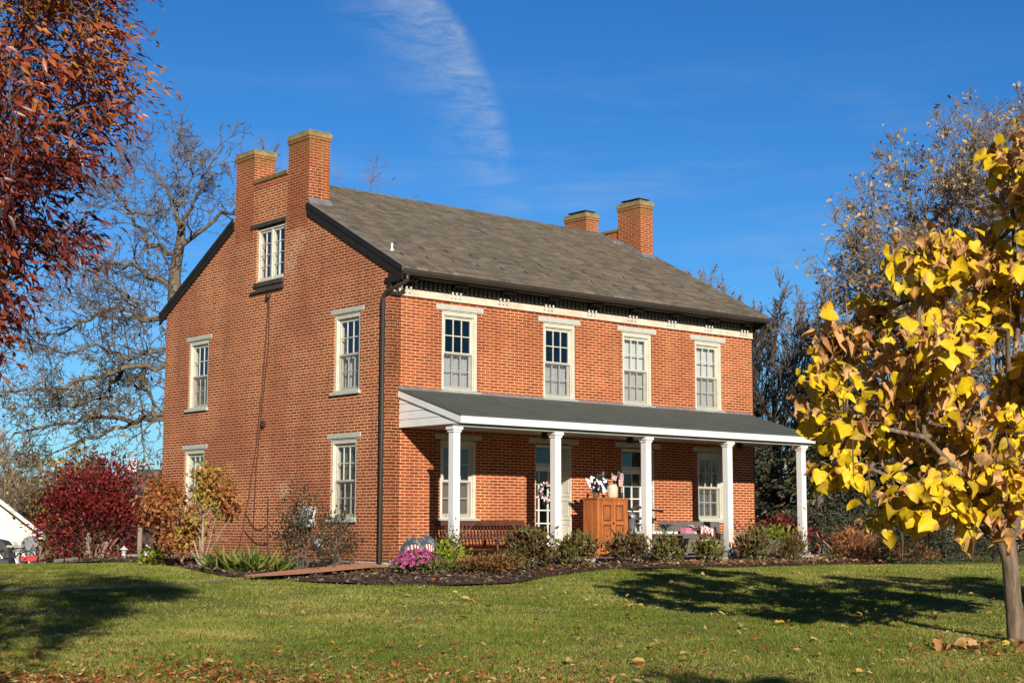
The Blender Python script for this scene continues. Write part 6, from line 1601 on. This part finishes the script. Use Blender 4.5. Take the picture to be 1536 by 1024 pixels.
# --- far woods
def woods(name, label, a0, a1, y0, y1, h0, h1, n, seed):
    rg = np.random.default_rng(seed); ang = a0 + (a1 - a0)*rg.random(n); r = y0 + (y1 - y0)*rg.random(n)
    # crowns first, leaves and trunks after
    nc = 260; ca = a0 + (a1 - a0)*(np.arange(nc) + rg.random(nc))/nc; cr = y0 + (y1 - y0)*rg.random(nc); ch = h0 + (h1 - h0)*rg.random(nc)
    k = rg.integers(0, nc, n); gx_, gy_ = np.sin(ca)*cr, np.cos(ca)*cr; gz_ = gnd(gx_, gy_)
    p = np.stack([gx_[k] + rg.normal(0, 1.3, n), gy_[k] + rg.normal(0, 1.3, n), gz_[k] + ch[k]*np.clip(.55 + .28*rg.standard_normal(n), .02, 1.0)], 1)
    v, f, u = leaf_arrays(p, rg.normal(0, 1, (n, 3)), .42*(.5 + rg.random(n)), T_OVAL, np.clip(.5*(k % 7)/7 + .5*rg.random(n), 0, 1), rg)
    o = raw_mesh(name, v, f, u, M['lf_woods']); tag(o, label, 'woods', kind='stuff')
    segs = [(np.array([gx_[i], gy_[i], gz_[i] - .2]), np.array([gx_[i] + rg.normal(0, .3), gy_[i], gz_[i] + ch[i]*.9]), .11, .03, 0) for i in range(nc)]
    tr = seg_mesh('trunks', segs, 5, 'bark_grey', o, np.zeros(3)); tr['kind'] = 'stuff'
woods('woods', 'distant autumn woods in brown and dull yellow', -1.15, -.16, 88, 118, 4.6, 7.2, 42000, 190)
woods('woods', 'distant brown woods behind the far end of the house', .02, 1.2, 85, 120, 5.0, 9.0, 42000, 191)

# ------------------------------------------------------------------ sheds and the clutter beside them
x, y, z = far(-13, 55)
sh = empty('shed', (x, y, z), R(23)); tag(sh, 'white clapboard shed with its gable end facing the lawn', 'shed')
HWD, EH, PK, DP = 1.68, 2.42, 3.75, 5.0
b = MB()
zz = .0
while zz < PK - .06:
    z2 = min(zz + .13, PK - .03); hw_ = lambda q: HWD if q <= EH else max(.02, HWD*(PK - q)/(PK - EH))
    b.add([(-hw_(zz), -.02, zz), (hw_(zz), -.02, zz), (hw_(z2), .0, z2), (-hw_(z2), .0, z2), (-hw_(zz), .05, zz), (hw_(zz), .05, zz)], [(0, 1, 2, 3), (0, 4, 5, 1)]); zz = z2
b.box(-HWD, HWD, .051, DP, 0, EH - .05); b.prism([(-HWD, EH - .05), (HWD, EH - .05), (0, PK - .05)], .052, DP, lambda t, p, q: (p, t, q))
b.build('wall', M['siding'], sh)
for s in (-1, 1):
    b = MB(); b.prism([(0, PK + .05), (s*(HWD + .32), EH - .19), (s*(HWD + .32), EH - .27), (0, PK - .03)], -.25, DP + .2, lambda t, p, q: (p, t, q)); b.build('roof', M['shingle'], sh)
    b = MB(); b.prism([(0, PK + .06), (s*(HWD + .34), EH - .19), (s*(HWD + .34), EH - .34), (0, PK - .12)], -.29, -.252, lambda t, p, q: (p, t, q)); b.build('rake_board', M['white'], sh)
    b = MB(); b.box(s*HWD - .05, s*HWD + .05, -.035, .06, 0, EH - .1); b.build('corner_board', M['white'], sh)
    b = MB(); b.box(min(s*(HWD + .06), s*(HWD + .32)), max(s*(HWD + .06), s*(HWD + .32)), -.2, DP, EH - .36, EH - .30); b.build('soffit', M['white'], sh)
x, y, z = far(6, 46)
gc = empty('covered_grill', (x, y, z)); tag(gc, 'dark grey fabric covered grill in front of the white shed', 'grill')
b = MB(); W_ = .72
sec = [(-.50, 0), (.44, 0), (.46, .62), (.40, .86), (.22, 1.02), (-.05, 1.06), (-.34, 1.0), (-.48, .84), (-.52, .6)]
b.prism([(p*.95, q*1.28) for p, q in sec], -.35, .35, lambda t, p, q: (p, t, q)); b.build('cover', M['greycover'], gc, bevel=0.05)
b = MB(); b.box(-.50, .45, -.365, -.351, .74, .775); b.build('hem', M['iron'], gc)
def wheel(b_, c, R_, r_=.018): b_.tube([(c[0] + R_*math.cos(a), c[1], c[2] + R_*math.sin(a)) for a in np.linspace(0, 2*math.pi, 21)], r_, 6, cap=False)
x, y, z = far(30, 37.2)
bi = empty('bicycle', (x, y, z), .15); tag(bi, "small black child's bicycle parked before the white shed", 'bicycle')
for xc in (-.27, .30):
    b = MB(); wheel(b, (xc, 0, .19), .175, .02); o = b.build('wheel', M['black'], bi, smooth=True)
    b = MB()
    for k in range(8): a = math.pi*k/4; b.tube([(xc, 0, .19), (xc + .165*math.cos(a), 0, .19 + .165*math.sin(a))], .003, 3)
    b.build('spokes', M['steel'], o)
b = MB()
for p, q in (((-.27, 0, .19), (-.10, 0, .43)), ((-.27, 0, .19), (0, 0, .19)), ((0, 0, .19), (-.10, 0, .43)), ((0, 0, .19), (.22, 0, .44)), ((-.09, 0, .41), (.22, 0, .44)), ((.22, 0, .48), (.30, 0, .19))): b.tube([p, q], .016, 6)
b.build('frame', M['black'], bi)
b = MB(); b.tube([(.20, -.17, .58), (.20, -.06, .60), (.215, 0, .50), (.20, .06, .60), (.20, .17, .58)], .012, 6); b.build('handlebar', M['steel'], bi)
b = MB(); b.prism([(-.20, .455), (-.02, .465), (-.03, .49), (-.18, .505)], -.05, .05, lambda t, p, q: (p, t, q)); b.tube([(-.10, 0, .42), (-.11, 0, .46)], .013, 6); b.build('saddle', M['crock'], bi, bevel=0.01)
b = MB(); b.tube([(0, -.02, .19), (.06, -.03, .09), (.06, -.10, .09)], .012, 5); b.tube([(0, .02, .19), (-.06, .03, .28), (-.06, .10, .28)], .012, 5); b.build('crank', M['steel'], bi)
x, y, z = far(46, 38.2)
lc = empty('garden_chair', (x, y, z), -.1); tag(lc, 'round backed grey garden chair behind the small bicycle', 'chair')
b = MB(); b.add([(.20*math.cos(a), .22 + .06*math.sin(a), .56 + .18*math.sin(a)) for a in np.linspace(0, 2*math.pi, 21)[:-1]], [tuple(range(20))]); b.tube([(.205*math.cos(a), .215 + .06*math.sin(a), .56 + .185*math.sin(a)) for a in np.linspace(0, 2*math.pi, 21)], .016, 5, cap=False); b.build('backrest', M['greychair'], lc)
b = MB(); b.box(-.25, .25, -.22, .2, .38, .41); b.build('seat', M['greychair'], lc, bevel=0.01)
for sx_ in (-.22, .22):
    for sy_ in (-.2, .18):
        b = MB(); b.tube([(sx_, sy_, .38), (sx_*1.1, sy_*1.1, 0)], .014, 5); b.build('leg', M['steel'], lc)
x, y, z = far(53, 36.2)
wg = empty('wagon', (x, y, z), .1); tag(wg, 'low red toy wagon right of the small bicycle', 'wagon')
b = MB(); b.prism([(-.17, .10), (.17, .10), (.21, .22), (-.21, .22)], -.11, .11, lambda t, p, q: (p, t, q)); b.build('tray', M['red'], wg, bevel=0.012)
for sx_ in (-.13, .13):
    for sy_ in (-.12, .12):
        b = MB(); b.tube([(sx_, sy_ - .015, .065), (sx_, sy_ + .015, .065)], .06, 12); b.build('wheel', M['black'], wg)
b = MB(); b.tube([(.20, 0, .12), (.44, 0, .10), (.44, .05, .10)], .01, 5); b.build('handle', M['black'], wg)
# building with a dark roof beyond the gable
x, y, z = far(228, 62)
ob = empty('outbuilding', (x, y, z), .12); tag(ob, 'outbuilding with a mossy dark shingle roof beyond the gable end', 'building')
b = MB(); b.box(-1.1, 3.6, 0, 5, 0, 3.1); b.build('wall', M['darkwood'], ob)
b = MB(); b.prism([(-.3, 3.05), (2.5, 5.15), (5.3, 3.05), (5.3, 2.93), (2.5, 5.03), (-.3, 2.93)], -1.3, 3.8, lambda t, p, q: (t, p, q)); b.build('roof', M['shingle'], ob)
b = MB(); b.prism([(0, 3.1), (5, 3.1), (2.5, 4.98)], -1.08, 3.58, lambda t, p, q: (t, p, q)); b.build('gable', M['darkwood'], ob)
b = MB(); b.box(-1.2, -.85, 2.3, 2.65, 4.9, 5.6); b.build('vent_stack', M['white_aged'], ob)
x, y, z = far(1490, 52)
gs = empty('shed', (x, y, z), -.1); tag(gs, 'low grey sided shed half hidden behind the yellow tree', 'shed')
b = MB(); b.box(-2.0, 2.4, 0, 3, 0, 1.55); b.prism([(0, 1.55), (3, 1.55), (1.5, 2.4)], -1.98, 2.38, lambda t, p, q: (t, p, q)); b.build('wall', M['greysiding'], gs)
b = MB(); b.prism([(-.25, 1.45), (1.5, 2.5), (3.25, 1.45), (3.25, 1.36), (1.5, 2.41), (-.25, 1.36)], -2.2, 2.6, lambda t, p, q: (t, p, q)); b.build('roof', M['shingle'], gs)
b = MB(); b.box(.3, 1.1, -.03, -.002, .0, 1.3); b.build('door', M['white_aged'], gs)
b = MB(); b.box(-1.5, -.4, -.03, -.002, .25, .36); b.build('trim', M['white'], gs)
